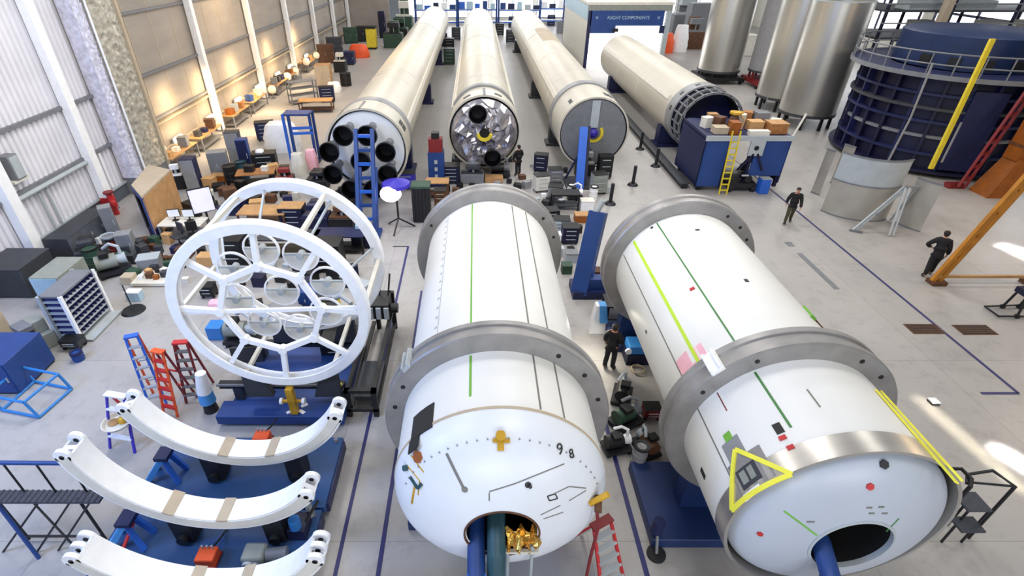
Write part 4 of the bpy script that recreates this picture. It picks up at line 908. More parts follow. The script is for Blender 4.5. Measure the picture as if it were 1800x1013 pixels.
t = T('white_drum', 'white drum on the blue platform', 'drum', (14.2, 28.2, PZ)); MB().lathe([(.01, 0), (.28, 0), (.3, .3), (.28, .6), (.01, .62)], (14.2, 28.2, PZ), 'Z', n=24).build('drum_body', 'offwhite', t); MB().cyl((14.2, 28.2, PZ+.6), (14.2, 28.2, PZ+.7), .1).build('cap', 'gold', t)
t = T('pipe_bundle', 'heap of brown pipework at the middle of the blue platform', 'pipework', (15.0, 27.9, PZ))
for i in range(5): MB().tube([(14.7+i*.15, 27.4, PZ+.05), (14.7+i*.17, 27.8, PZ+.3+.1*(i % 2)), (14.8+i*.15, 28.3, PZ+.06)], .06).build('pipe', ['brown', 'tan', 'wood'][i % 3], t)
small_box('grey_case', 'grey equipment case at the rear right of the blue platform', 'case', (15.5, 28.6, PZ), (.7, .6, .55), 'panel_grey', 'mid_grey')
for i, (x, y, m, nm) in enumerate(((13.0, 28.9, 'tan', 'tan'), (12.3, 27.8, 'offwhite', 'cream'), (12.8, 27.5, 'brown', 'brown'), (15.9, 27.8, 'offwhite', 'cream topped'), (14.9, 28.9, 'wood', 'wooden'), (13.2, 26.6, 'orange', 'orange brown'))):
    small_box('parts_box', nm+' parts box on the blue platform, '+['at its left rear', 'at its left edge', 'left of the copper engine part', 'at its right edge', 'behind the pipework', 'just right of the ladder head'][i], 'box', (x, y, PZ), (.5, .45, .4+.1*(i % 3)), m, rz=.3*i)
small_box('pink_case', 'dull pink case at the left front of the blue platform', 'case', (12.6, 26.8, PZ), (.7, .6, .3), 'beige')
t = T('pump_cart', 'dark pump cart under the blue platform beside the yellow ladder', 'cart', (14.1, 26.4, 0))
MB().bb(13.5, 14.9, 26.0, 27.4, .25, .5).build('bed', 'iron', t); MB().cyl((14.4, 25.95, .75), (14.4, 26.6, .75), .2).build('pump', 'black', t); MB().cyl((14.0, 25.98, .95), (14.35, 25.98, .95), .05).build('pale_pipe', 'light_grey', t)
for x in (13.6, 14.8):
    for y in (26.1, 27.3): MB().cyl((x-.08, y, .15), (x+.08, y, .15), .15).build('wheel', 'rubber', t)
small_box('blue_canister', 'small bright blue tank unit at the right foot of the blue platform', 'tank unit', (15.3, 26.0, 0), (.5, .5, .8), 'bright_blue', 'light_grey')
# office booth
t = T('office_booth', 'white box office at the rear with a blue fascia sign and a bright white opening', 'office booth', (16, 66, 0))
BX0, BX1, BY0, BY1, BZ = 11.6, 20.2, 60.0, 76.0, 6.0
MB().bb(BX0, BX0+.2, BY0, BY1, 0, 4.6).build('side_wall', 'offwhite', t); MB().bb(BX0-.05, BX0+.18, BY0, BY1, 4.6, BZ-.05).build('blue_band', 'pale_blue_grey', t)
MB().bb(BX1-.2, BX1, BY0, BY1, 0, BZ).build('right_wall', 'grey_green', t); MB().bb(BX0-.1, BX1+.1, BY0-.1, BY1, BZ, BZ+.25).build('roof', 'offwhite', t)
MB().bb(BX0, BX1, BY1-.2, BY1, 0, BZ).build('rear_wall', 'white_paint', t)
MB().bb(BX0-.02, BX1, BY0-.05, BY0+.1, 5.5, BZ).build('fascia_trim', 'grey_green', t)
sg = MB().bb(BX0+.3, BX1-.75, BY0-.12, BY0+.05, 4.1, 5.5).build('sign_fascia', 'blue', t); MB().bb(BX0+.3, BX0+3, BY0-.1, BY0+.05, 3.4, 4.15).build('sign_step', 'blue', t)
MB().bb(BX1-1.0, BX1-.5, BY0-.12, BY0+.05, 3.4, 4.1).build('sign_step', 'navy', t)
MB().bb(BX0+.05, BX0+.4, BY0-.12, BY0+.05, 0, 5.5).build('left_jamb', 'navy', t); MB().bb(BX1-.5, BX1, BY0-.1, BY0+.05, 0, 5.5).build('right_jamb', 'light_grey', t)
MB().bb(BX0+.4, BX1-.5, BY0+.25, BY0+.3, 0, 5.4).build('glow_curtain', 'curtain_glow', t)  # glows by itself, standing in for the strong light inside the booth
RX = Matrix.Rotation(PI/2, 3, 'X')
text('sign_text', 'FLIGHT COMPONENTS', 'pale_blue_grey', sg, Vector((15.8, BY0-.13, 4.85)), RX, .42, .01)
for x in (12.55, 18.9): text('sign_text', '*', 'pale_blue_grey', sg, Vector((x, BY0-.13, 4.72)), RX, .7, .01)
MB().bb(14.3, 14.9, BY0-.2, BY0+.2, 3.55, 3.85).build('door_lamp', 'black', t)
# handrail stair beside the right tank
t = T('rail_steps', 'small step stand with black tube handrails at the right of the right tank', 'step stand', (9.9, 7.0, 0))
A = GY(1702, 945, 6.6); bl = G(1702, 945)
zt = GY(1772, 855, bl.y).z; P1 = Vector((bl.x, bl.y, zt))
def rr(px, py, Y): return GY(px, py, Y)
MB().tube([bl, P1, rr(1745, 827, bl.y+.25), rr(1700, 834, bl.y+.3), rr(1700, 850, bl.y+.1)], .035).build('outer_handrail', 'black', t)
MB().tube([rr(1672, 824, bl.y+.4), rr(1690, 824, bl.y+.4), rr(1708, 842, bl.y+.15), rr(1706, 855, bl.y), rr(1690, 872, bl.y)], .04).build('inner_handrail', 'black', t)
MB().tube([rr(1708, 848, bl.y+.1), P1], .025).build('mid_rail', 'iron', t)
c = rr(1708, 882, bl.y+.1); MB().box(c, (.5, .45, .05)).build('tread', 'grating', t); MB().box(c+Vector((-.15, -.3, -.35)), (.5, .35, .05)).build('tread', 'grating', t)
for d in ((-.22, .2), (.22, .2), (-.22, -.2), (.22, -.2)): MB().cyl((c.x+d[0], c.y+d[1], 0), (c.x+d[0], c.y+d[1], c.z), .025).build('leg', 'iron', t)
# black cart at right edge
p = G(1785, 550); t = T('bar_cart', 'black tubular cart at the right edge under the gantry', 'cart', p)
for dx, dy in ((-.25, -.3), (.35, -.3), (-.25, .3), (.35, .3)): MB().cyl(p+Vector((dx, dy, .08)), p+Vector((dx*.8, dy*.6, .9)), .04).build('upright', 'black', t); MB().cyl(p+Vector((dx-.04, dy, .08)), p+Vector((dx+.04, dy, .08)), .08).build('caster', 'rubber', t)
MB().tube([p+Vector((-.9, -.3, .08)), p+Vector((-.9, .3, .08)), p+Vector((.4, .35, .1)), p+Vector((.4, -.35, .1)), p+Vector((-.9, -.3, .08))], .035).build('base_loop', 'iron', t)
MB().box(p+Vector((.05, 0, .9)), (.7, .5, .2)).build('tray', 'dark_navy', t)
# ================================================================== STANDS AND TOOLS BETWEEN THE TANKS
def lattice_stand(p, w_, h, label, m='blue', n=6, tilt=0., d=.5, nm='engine_stand'):
    t = T(nm, label, 'stand', p); x, y, z = p
    for s in (-1, 1): MB().bar((x+s*w_/2, y, 0), (x+s*w_/2, y+tilt, h), .16, .2).build('upright', m, t)
    for i in range(n): f = (i+.5)/n; MB().bar((x-w_/2, y+tilt*f, h*f), (x+w_/2, y+tilt*f, h*f), .12).build('rung', 'bright_blue' if i % 2 else m, t)
    MB().bb(x-w_*.8, x+w_*.8, y-.1, y+d*1.6, 0, .16).build('base', m, t)
    for s in (-1, 1): MB().bar((x+s*w_/2, y+d*1.5, .1), (x+s*w_/2, y+tilt, h*.6), .1).build('back_stay', m, t)
    return t
lattice_stand(Vector((-4.85, 20.7, 0)), .72, 4.35, 'tall blue engine stand in front of the nozzle cluster', 'blue', 8, 2.0)
for (px, py) in ((640, 262), (636, 292), (642, 335)):
    pass
p = G(768, 328); t = T('tool_tower', 'navy tool tower with a red box on top between the two left rockets', 'tool tower', p); x, y, z = p
MB().bb(x-.42, x+.42, y, y+.7, .1, 1.9).build('tower', 'blue', t); MB().bb(x-.36, x+.36, y+.05, y+.6, 1.9, 2.6).build('red_box', 'dark_red', t); MB().bb(x-.2, x+.2, y+.1, y+.5, 2.6, 2.9).build('black_cap', 'black', t)
for i in range(3): MB().bb(x-.08, x+.08, y-.03, y, .5+i*.4, .7+i*.4).build('pale_tag', 'light_grey', t)
MB().bb(x-.5, x+.5, y-.1, y+.8, 0, .12).build('plinth', 'dark_navy', t)
p = G(1018, 332); t = T('end_prop', 'narrow blue prop tower in front of the flat ended rocket', 'prop tower', p); x, y, z = p
MB().bar((x, y, 0), (x+.12, y+1.2, 3.0), .42, .3).build('mast', 'bright_blue', t); MB().bar((x+.32, y+.1, 0), (x+.42, y+1.3, 3.0), .16, .3).build('mast_side', 'dark_navy', t); MB().bb(x-.7, x+.9, y-.1, y+1.5, 0, .15).build('base', 'dark_grey', t)
for s in (-1, 1): MB().bar((x+s*.6, y+1.2, .1), (x+.1, y+.8, 2.0), .1).build('stay', 'navy', t)
t = T('leaning_bracket', 'big leaning blue bracket arm between the rear ends of the two foreground tanks', 'bracket', (3.3, 16.6, 0))
pa, pb = GY(1022, 492, 16.2), GY(1052, 372, 17.2)
MB().bar((pa.x, 16.2, .1), (pb.x, 17.2, pb.z), .6, .5).build('arm', 'blue', t); MB().bar((pa.x+.42, 16.4, .1), (pb.x+.12, 17.3, pb.z-.1), .16, .4).build('arm_flange', 'bright_blue', t)
MB().bb(pa.x-.3, pa.x+1.1, 15.9, 16.9, 0, .3).build('base', 'navy', t); MB().bb(pa.x+.2, pa.x+1.0, 16.1, 16.5, .3, .75).build('cross_box', 'blue', t)
MB().cyl((pb.x-.15, 17.1, pb.z-.05), (pb.x+.1, 17.2, pb.z+.45), .12).build('pale_head', 'light_grey', t)
small_box('brown_bucket', 'brown bucket in a white holder inside the blue bracket arm', 'bucket', (pa.x+.75, 17.1, 0), (.45, .45, .6), 'brown', 'offwhite', lid=False)
p = G(995, 372); t = T('black_bench', 'black topped bench between the foil wrapped rocket and the blue bracket arm', 'bench', p); x, y, z = p
MB().bb(x-.75, x+.65, y, y+.75, .82, .9).build('top', 'black', t)
for dx in (-.68, .58):
    for dy in (.05, .68): MB().bb(x+dx-.04, x+dx+.04, y+dy-.04, y+dy+.04, 0, .82).build('leg', 'iron', t)
MB().bb(x-.7, x+.6, y+.05, y+.7, .25, .3).build('shelf', 'dark_grey', t)
small_box('orange_crate', 'orange tan crate in front of the black topped bench', 'crate', G(1022, 388), (.7, .5, .35), 'orange', 'tan')
small_box('white_box', 'white cardboard box beside the black topped bench', 'box', G(1030, 368), (.65, .5, .5), 'white_paint', 'offwhite')
# column and drum in the centre tank mouth
t = T('tank_support', 'bright blue support post reaching into the centre tank manhole', 'support post', (.0, 4.2, 0))
MB().cyl((.02, 4.25, 0), (.02, 4.25, 2.75), .17).build('post', 'bright_blue', t); MB().cyl((.02, 4.25, 2.65), (.02, 5.6, 3.0), .15).build('arm', 'blue', t)
MB().bb(-.5, .14, 3.9, 4.6, 0, .12).build('base', 'bright_blue', t)
for x in (-.2, -.07): MB().cyl((x, 4.05, .1), (x, 4.05, 2.4 if x < -.1 else 1.9), .025).build('white_rod', 'white_paint', t)
t = T('air_duct', 'dark teal duct hose entering the centre tank manhole', 'duct', (.33, 4.1, 0))
MB().tube([(.36, 4.0, 0), (.34, 4.1, 1.0), (.33, 4.25, 2.2), (.34, 4.55, 2.95), (.36, 5.5, 3.3)], .15, 14).build('hose', 'teal', t); MB().lathe([(.14, 0), (.19, 0), (.19, .08), (.14, .08)], (.36, 4.0, 0), 'Z', n=18, closed=True).build('cuff', 'iron', t)
t = T('gold_blanket', 'crumpled gold foil on a stand in the centre tank manhole', 'foil blanket', (.7, 4.5, 0))
random.seed(5); g = []
for i in range(9):
    for j in range(13): g.append((.5+.55*j/12+random.uniform(-.03, .03), 4.75+random.uniform(-.1, .1)+.12*math.sin(i), 2.75+.42*i/8+random.uniform(-.03, .03)))
MB().add(g, [(i*13+j, i*13+j+1, i*13+j+14, i*13+j+13) for i in range(8) for j in range(12)]).build('foil', 'gold_foil', t, flat=True)
for x in (.55, .95): MB().cyl((x+.05, 4.6, 0), (x-.02, 4.75, 2.85), .03).build('leg', 'light_grey', t)
MB().bar((.5, 4.72, 2.72), (1.05, 4.72, 2.72), .06).build('cross_bar', 'offwhite', t)
t = T('blue_rail_stand', 'dark blue tube rail below the centre tank at the bottom edge', 'rail', (1.0, 3.9, 0))
for d in (0, .22): MB().tube([(.78+d*.2, 4.1-d, 1.95), (1.6+d, 3.7-d, 1.2), (2.0+d, 3.5-d, .05)], .06).build('tube', 'blue', t)
MB().bar((.82, 4.1, 1.95), (.85, 3.85, 1.95), .08).build('end_bar', 'bright_blue', t); MB().cyl((.8, 4.1, 0), (.8, 4.1, 1.95), .04).build('leg', 'iron', t)
t = T('gold_fixture', 'gold brass valve fixture clamped at the lower right of the centre tank dome', 'valve', GY(1048, 885, 5.1))
p = GY(1048, 885, 5.1); MB().cyl(p+Vector((-.1, 0, .0)), p+Vector((.16, 0, .25)), .05).build('body', 'gold', t); MB().cyl(p+Vector((.0, -.15, .0)), p+Vector((.05, .1, .05)), .06).build('stem', 'brown', t); MB().tube([p, p+Vector((.08, -.1, -.5)), p+Vector((.02, -.2, -1.2)), Vector((p.x, p.y-.3, 0.02))], .03).build('hose', 'dark_red', t)
t = T('blue_mast', 'blue post in the black manhole of the right tank', 'support post', (5.75, 4.3, 0))
MB().tube([(5.72, 4.25, .1), (5.72, 4.25, 2.1), (5.71, 4.42, 2.55), (5.72, 4.85, 2.76), (5.75, 5.6, 2.82)], .15, 16).build('post', 'blue', t); MB().bb(5.3, 6.1, 3.8, 4.6, 0, .12).build('base', 'navy', t)
# ================================================================== SMALL EQUIPMENT BUILDERS (local frame: x right, y away, z up)
def chest(p, label, m='dark_grey', w_=.9, d=.6, h=1.0, n=4, rz=0., nm='tool_chest', top='black', front=0):
    t = T(nm, label, 'tool chest', p, rz)
    lb(MB().bb(-w_/2, w_/2, -d/2, d/2, .12, h), 'body', m, t, bev=.01); lb(MB().bb(-w_/2-.01, w_/2+.01, -d/2-.01, d/2+.01, h, h+.03), 'top_mat', top, t)
    hh = (h-.2)/n
    for i in range(n):
        z = .16+i*hh; dr = lb(MB().bb(-w_/2+.03, w_/2-.03, -d/2-.02, -d/2, z, z+hh*.88), 'drawer', m, t)
        lb(MB().bb(-w_*.3, w_*.3, -d/2-.05, -d/2-.02, z+hh*.6, z+hh*.7), 'handle', 'light_grey', t, dr)
    for x in (-w_*.4, w_*.4):
        for y in (-d*.35, d*.35): lb(MB().cyl((x-.03, y, .06), (x+.03, y, .06), .06, n=10), 'caster', 'rubber', t)
    return t
def bench(p, label, w_=2.2, d=.8, h=.9, m='wood', leg='mid_grey', rz=0., shelf=True, nm='work_bench'):
    t = T(nm, label, 'bench', p, rz)
    lb(MB().bb(-w_/2, w_/2, -d/2, d/2, h-.06, h), 'top', m, t, bev=.01)
    for x in (-w_/2+.06, w_/2-.06):
        for y in (-d/2+.06, d/2-.06): lb(MB().bb(x-.04, x+.04, y-.04, y+.04, 0, h-.06), 'leg', leg, t)
    if shelf: lb(MB().bb(-w_/2+.05, w_/2-.05, -d/2+.05, d/2-.05, .2, .24), 'shelf', leg, t)
    return t
def barrel(p, label, m='dark_grey', r=.3, h=.9, lid='black', nm='drum'):
    t = T(nm, label, 'drum', p)
    lb(MB().lathe([(.01, 0), (r, 0), (r, h*.32), (r+.02, h*.34), (r, h*.36), (r, h*.66), (r+.02, h*.68), (r, h*.7), (r, h), (r-.04, h), (.01, h-.02)], (0, 0, 0), 'Z', n=28), 'shell', m, t)
    lb(MB().lathe([(r-.05, h-.03), (r+.02, h-.03), (r+.02, h+.03), (r-.05, h+.02)], (0, 0, 0), 'Z', n=28, closed=True), 'rim', lid, t); return t
def cabinet(p, label, m, w_, d, h, rz=0., dm=None, nm='cabinet', doors=2):
    t = T(nm, label, 'cabinet', p, rz)
    lb(MB().bb(-w_/2, w_/2, -d/2, d/2, .06, h), 'body', m, t, bev=.015); lb(MB().bb(-w_/2+.03, w_/2-.03, -d/2+.03, d/2-.03, 0, .06), 'plinth', 'black', t)
    for i in range(doors):
        x0 = -w_/2+.02+i*(w_-.04)/doors; x1 = x0+(w_-.04)/doors-.02; dr = lb(MB().bb(x0, x1, -d/2-.02, -d/2, .1, h-.04), 'door', dm or m, t)
        lb(MB().bb(x1-.08, x1-.05, -d/2-.05, -d/2-.02, h*.45, h*.6), 'handle', 'light_grey', t, dr)
    return t
def monitor(p, label, w_=.6, h=.4, rz=0., m='screen', nm='monitor', stand=.18):
    t = T(nm, label, 'monitor', p, rz)
    lb(MB().bb(-.13, .13, -.1, .1, 0, .02), 'base', 'black', t); lb(MB().bb(-.03, .03, -.02, .02, .02, stand+.1), 'neck', 'black', t)
    b = lb(MB().bb(-w_/2, w_/2, -.03, .03, stand, stand+h), 'bezel', 'black', t); lb(MB().bb(-w_/2+.02, w_/2-.02, -.036, -.03, stand+.02, stand+h-.02), 'screen', m, t, b); return t
def rack(p, label, w_=2., d=.8, h=2., m='mid_grey', n=4, rz=0., nm='shelf_rack', sm=None):
    t = T(nm, label, 'rack', p, rz)
    for x in (-w_/2, w_/2):
        for y in (-d/2, d/2): lb(MB().bb(x-.04, x+.04, y-.04, y+.04, 0, h), 'upright', m, t)
    for i in range(n): z = .15+(h-.25)*i/(n-1); lb(MB().bb(-w_/2, w_/2, -d/2, d/2, z, z+.05), 'shelf', sm or m, t)
    return t
def machine(p, label, m='dark_grey', m2='mid_grey', w_=.9, d=.8, h=1.3, rz=0., nm='machine'):
    t = T(nm, label, 'machine', p, rz)
    lb(MB().bb(-w_/2, w_/2, -d/2, d/2, 0, h*.55), 'bed', m, t, bev=.03); lb(MB().bb(-w_*.2, w_*.3, d*.05, d/2, h*.55, h), 'column', m, t, bev=.03)
    lb(MB().bb(-w_*.25, w_*.35, -d*.35, d*.1, h*.78, h*.97), 'head', m2, t, bev=.02); lb(MB().cyl((.05*w_, -d*.15, h*.58), (.05*w_, -d*.15, h*.78), .06), 'spindle', 'light_grey', t)
    lb(MB().bb(-w_*.45, w_*.45, -d*.45, 0, h*.55, h*.6), 'table', m2, t); return t
def chair(p, label, m='black', rz=0.):
    t = T('office_chair', label, 'chair', p, rz)
    lb(MB().bb(-.24, .24, -.24, .24, .44, .52), 'seat', m, t, bev=.03); lb(MB().bb(-.22, .22, .2, .27, .6, 1.05), 'backrest', m, t, bev=.03)
    lb(MB().bb(-.03, .03, .22, .27, .46, .65), 'back_stem', 'iron', t); lb(MB().cyl((0, 0, .1), (0, 0, .44), .03), 'gas_stem', 'iron', t)
    for i in range(5): a = i*2*PI/5; lb(MB().bar((0, 0, .1), (.28*math.cos(a), .28*math.sin(a), .06), .05), 'base_arm', 'iron', t)
    return t
def heap(p, label, m, w_, d, h, nm, cat, seed=1):   # a draped or bagged bulky thing
    random.seed(seed); t = T(nm, label, cat, p); g = []; nu, nv = 20, 9
    for i in range(nv+1):
        f = i/nv
        for j in range(nu):
            a = 2*PI*j/nu; r = (1-.45*f**2.5)*(1+random.uniform(-.06, .06)); 
            if i == nv: r = .02
            sq = 1/max(abs(math.cos(a)), abs(math.sin(a)))**.6
            g.append((w_/2*r*sq*math.cos(a), d/2*r*sq*math.sin(a), h*min(1, f*1.12)+random.uniform(-.02, .02)*(0 if i == 0 else 1)))
    lb(MB().add(g, [(i*nu+j, i*nu+(j+1) % nu, (i+1)*nu+(j+1) % nu, (i+1)*nu+j) for i in range(nv) for j in range(nu)]+[tuple(range(nu))]), 'cover', m, t, ang=60); return t
def pump(p, label, m='dark_grey', m2='light_grey', s=1., rz=0., nm='pump_unit'):
    t = T(nm, label, 'pump unit', p, rz)
    lb(MB().bb(-.45*s, .45*s, -.3*s, .3*s, .1*s, .2*s), 'skid', 'iron', t)
    for x in (-.35*s, .35*s): lb(MB().bb(x-.05*s, x+.05*s, -.28*s, .28*s, 0, .1*s), 'skid_foot', 'iron', t)
    lb(MB().cyl((-.4*s, 0, .45*s), (.15*s, 0, .45*s), .22*s, n=18), 'motor', m, t); lb(MB().cyl((.15*s, 0, .45*s), (.4*s, 0, .45*s), .14*s, .18*s, n=18), 'pump_head', m2, t)
    lb(MB().tube([(.3*s, 0, .6*s), (.3*s, .02, .85*s), (.1*s, .1*s, .95*s), (-.1*s, .2*s, .8*s)], .05*s), 'outlet_pipe', m2, t); lb(MB().bb(-.25*s, 0, -.2*s, .1*s, .66*s, .8*s), 'terminal_box', 'black', t); return t
def cone_lamp(p, label, h=1.9, m='lamp_violet'):
    pass
# ------------------------------------------------------------------ left wall, near end
def V(x, y, z=0): return Vector((x, y, z))
cabinet(V(-15.15, 16.1), 'grey green floor cabinet with a pale blue front beside the blue footed column', 'grey_green', 1.0, 1.5, 1.3, 0, 'pale_blue_grey', 'floor_cabinet', 1)
t = T('pigeonhole_rack', 'bright steel pigeonhole rack standing between the grey green cabinet and the round black stand', 'rack', (-13.4, 14.25, 0))
x0, x1, y0, y1 = -13.75, -13.05, 13.45, 15.1
for x in (x0, x1):
    for y in (y0, y1): MB().bb(x-.05, x+.05, y-.05, y+.05, 0, 1.8).build('post', 'light_grey' if x < x1 else 'white_paint', t)
MB().bb(x0, x0+.04, y0, y1, .2, 1.78).build('back_sheet', 'dark_grey', t); MB().bb(x0, x1, y0, y1, 1.74, 1.8).build('top_sheet', 'mid_grey', t)
for i in range(7): MB().bb(x0, x1+.03, y0, y1, .22+i*.22, .26+i*.22).build('shelf', 'light_grey', t)
for i in range(9): MB().bb(x0, x1+.02, y0+.09+i*.18, y0+.11+i*.18, .22, 1.72).build('divider', 'tape_blue', t)
MB().bb(x1-.1, x1+.35, y0, y1, .03, .08).build('front_rail', 'light_grey', t)
machine(V(-14.1, 13.2), 'grey box machine with a white panel behind the blue cabinet', 'grey_green', 'mid_grey', 1.0, .9, 1.0, -.5)
small_box('beige_panel_box', 'tall beige panel box at the left edge above the blue cabinet', 'box', (-15.3, 13.0, 0), (.25, 1.1, 1.3), 'beige', rz=.2)
cabinet(V(-14.3, 11.75), 'large deep blue cabinet at the left edge behind the tube frame', 'blue', 2.0, 1.5, 1.15, 0, 'blue', 'blue_cabinet', 2)
cabinet(V(-17.3, 20.4), 'long dark grey cabinet bank on the wall base between two white columns', 'dark_grey', 3.0, 1.0, .95, PI/2, 'wainscot', 'cabinet', 4)
machine(V(-15.9, 18.6), 'black machine in front of the long dark grey cabinet bank', 'black', 'dark_grey', .9, .8, 1.1, .5)
barrel(V(-15.2, 19.4), 'dark red drum by the long dark grey cabinet bank', 'dark_red', .25, .7)
small_box('dark_case', 'dark grey equipment case against the wall base left of the blue footed column', 'case', (-17.3, 16.8, 0), (1.6, 1.6, 1.2), 'dark_grey')
p = G(235, 546); t = T('round_stand', 'black round stand plate on the floor left of the white rings', 'stand', p)
MB().lathe([(.01, .06), (.36, .06), (.4, .0), (.01, 0)], p, 'Z', n=36).build('plate', 'black', t); MB().bar(p+V(0, 0, .05), p+V(-.25, .3, .9), .05).build('pole', 'iron', t)
small_box('blue_white_box', 'pale blue box just behind the round black stand', 'box', G(240, 526), (.5, .3, .35), 'pale_blue_grey', 'white_paint')
barrel(G(140, 632), 'small blue bucket on the floor by the grey box machine', 'blue', .16, .3, 'navy', 'bucket')
chest(G(132, 608), 'low dark tool box below the pigeonhole rack', 'dark_grey', .6, .4, .35, 2)
pump(G(205, 480), 'grey green pump unit behind the pigeonhole rack', 'grey_green', 'light_grey', 1.3, .6)
barrel(G(180, 470), 'dark green drum between the cabinet and the tool booth', 'green', .3, .9)
barrel(G(200, 445), 'grey drum standing just left of the tool booth', 'mid_grey', .28, .8, 'light_grey')
cabinet(G(230, 445), 'small grey cabinet with a dark knob left of the tool booth', 'panel_grey', .6, .5, 1.0, .3, 'mid_grey', 'cabinet', 1)
small_box('mauve_case', 'mauve grey case on the floor near the round stand', 'case', G(252, 470), (.8, .6, .5), 'panel_grey', 'light_grey', rz=.3)
small_box('pink_tub', 'dull pink tub on the floor near the round stand', 'tub', G(228, 494), (.45, .4, .35), 'beige', 'beige', lid=False)
t = T('parts_pallet', 'pale pallet heaped with brown and white small parts at the left of the white rings', 'pallet', G(268, 497)); p = G(268, 497)
MB().box(p+V(0, .2, .1), (1.3, 1.0, .12)).build('boards', 'offwhite', t)
for s in (-.5, 0, .5): MB().box(p+V(s, .2, .02), (.1, 1, .05)).build('runner', 'wood', t)
random.seed(21)
for i, (dx, dy, m) in enumerate([(-.4, 0, 'white_paint'), (-.1, .1, 'brown'), (.2, .0, 'orange'), (.45, .2, 'dark_grey'), (-.3, .4, 'cardboard'), (.0, .5, 'black'), (.3, .45, 'offwhite')]):
    c = p+V(dx, dy+.05, .16); s_ = random.uniform(.16, .28)
    small_box('parts_bin', ['white', 'dark brown', 'orange', 'dark grey', 'cardboard coloured', 'black', 'cream'][i]+' parts bin on the pale pallet', 'bin', c, (s_, s_, s_*.9), m, lid=False, grp='bins on the pale pallet', rz=random.uniform(-.4, .4))
# tool booth
t = T('tool_booth', 'beige roofed tool booth with a blue front post beside the foil wrapped pillar', 'booth', (-15.0, 22.4, 0))
FL, FR, BR, BL = V(-15.3, 21.8), V(-14.15, 20.5), V(-14.5, 23.7), V(-15.9, 24.4)
MB().prism([q_+V(0, 0, 2.03) for q_ in (FL, FR, BR, BL)], (0, 0, .1)).build('roof', 'beige', t)
MB().bar(FR+V(0, 0, 1.0), BR+V(0, 0, 1.0), .06, 2.0).build('side_wall', 'tan', t); MB().bar(BL+V(0, 0, 1.0), BR+V(0, 0, 1.0), .06, 2.0).build('rear_wall', 'dark_grey', t); MB().bar(FL+V(0, 0, 1.0), BL+V(0, 0, 1.0), .06, 2.0).build('left_wall', 'dark_grey', t)
MB().bar(FR+V(0, 0, 1.02), FR+(FL-FR)*.2+V(0, 0, 1.02), .1, 2.04).build('blue_post', 'blue', t); MB().bar(FR+V(0, 0, 1.95), FL+V(0, 0, 1.95), .08, .16).build('front_lintel', 'blue', t)
cabinet(V(-15.75, 20.95), 'grey upright locker in the dark corner left of the tool booth', 'panel_grey', .5, .5, 1.5, .6, 'mid_grey', 'locker', 1)
# red fire pipe at the column foot
t = T('fire_pipe', 'red fire pipe with a valve at the foot of the red footed column', 'fire pipe', (-17.6, 23.3, 0))
MB().cyl((-17.6, 23.3, 0), (-17.6, 23.3, 1.1), .13).build('riser', 'red', t); MB().lathe([(.01, .0), (.22, .0), (.22, .08), (.01, .08)], (-17.6, 23.3, 1.1), 'Z', n=18).build('hand_wheel', 'dark_red', t); MB().cyl((-17.6, 23.3, .7), (-17.2, 22.9, .7), .1).build('outlet', 'red', t)
# ------------------------------------------------------------------ desks beside the rings
d1 = G(330, 420)
bench(G(330, 415), 'light desk with white screens beyond the tool booth', 1.9, .9, .75, 'offwhite', 'mid_grey', nm='desk')
d = G(330, 415)
monitor(d+V(-.35, .1, .75), 'small white screen on the light desk, nearer the tool booth', .5, .36, .25, 'white_paint'); monitor(d+V(.3, .1, .75), 'small white screen on the light desk, nearer the white rings', .5, .36, .1, 'white_paint')
p = G(372, 405); t = T('display_stand', 'tall lilac display screen on a black stand behind the white rings', 'display', p)
MB().cyl(p, p+V(0, 0, 1.3), .05).build('post', 'black', t); MB().box(p+V(0, 0, .04), (.8, .6, .08)).build('base', 'black', t)
R_ = Matrix.Rotation(.6, 3, 'Z'); b = MB().box(p+V(0, -.06, 1.55), (.95, .08, 1.15), R=R_).build('bezel', 'black', t); MB().box(p+V(.03, -.11, 1.55), (.88, .02, 1.07), R=R_).build('screen', 'screen', t)
chair(G(350, 425), 'black office chair below the lilac display', 'black', .4); chair(G(318, 432), 'black office chair beside the light desk', 'dark_grey', -.5)
# ------------------------------------------------------------------ long row of benches and lamps on the left wall
bl_ = ['beyond the foil wrapped pillar, nearest bench of the wall row', 'second bench of the wall row beyond the foil wrapped pillar', 'third bench of the wall row beyond the foil wrapped pillar', 'fourth bench of the wall row beyond the foil wrapped pillar', 'fifth bench of the wall row beyond the foil wrapped pillar', 'sixth bench of the wall row beyond the foil wrapped pillar', 'farthest bench of the wall row']
for i, y in enumerate((30.2, 34, 39.2, 43, 49, 53, 59)):
    bench(V(WX+.75, y), 'tan topped wall bench, '+bl_[i], 3.2, .9, .9, 'tan', 'mid_grey', PI/2)
random.seed(4)
ms = ['cardboard', 'offwhite', 'mid_grey', 'dark_grey', 'navy', 'brown', 'orange', 'light_grey', 'wood', 'blue']
nms = {'cardboard': 'cardboard', 'offwhite': 'cream', 'mid_grey': 'grey', 'dark_grey': 'dark grey', 'navy': 'navy', 'brown': 'brown', 'orange': 'orange', 'light_grey': 'pale grey', 'wood': 'wooden', 'blue': 'blue'}
od = ['first', 'second', 'third', 'fourth', 'fifth', 'sixth', 'last']
for i, y in enumerate((30.2, 34, 39.2, 43, 49, 53, 59)):
    for j, dy in enumerate((-1.1, -.2, .8)):
        m = ms[(i*3+j) % 10]; s_ = random.uniform(.3, .55)
        small_box('bench_box', '%s box on the %s wall bench beyond the pillar, %s' % (nms[m], od[i], ['near end', 'middle', 'far end'][j]), 'box', (WX+.8, y+dy, .9), (s_, s_, s_*random.uniform(.6, 1.1)), m, grp='boxes on the wall benches', rz=random.uniform(-.3, .3))
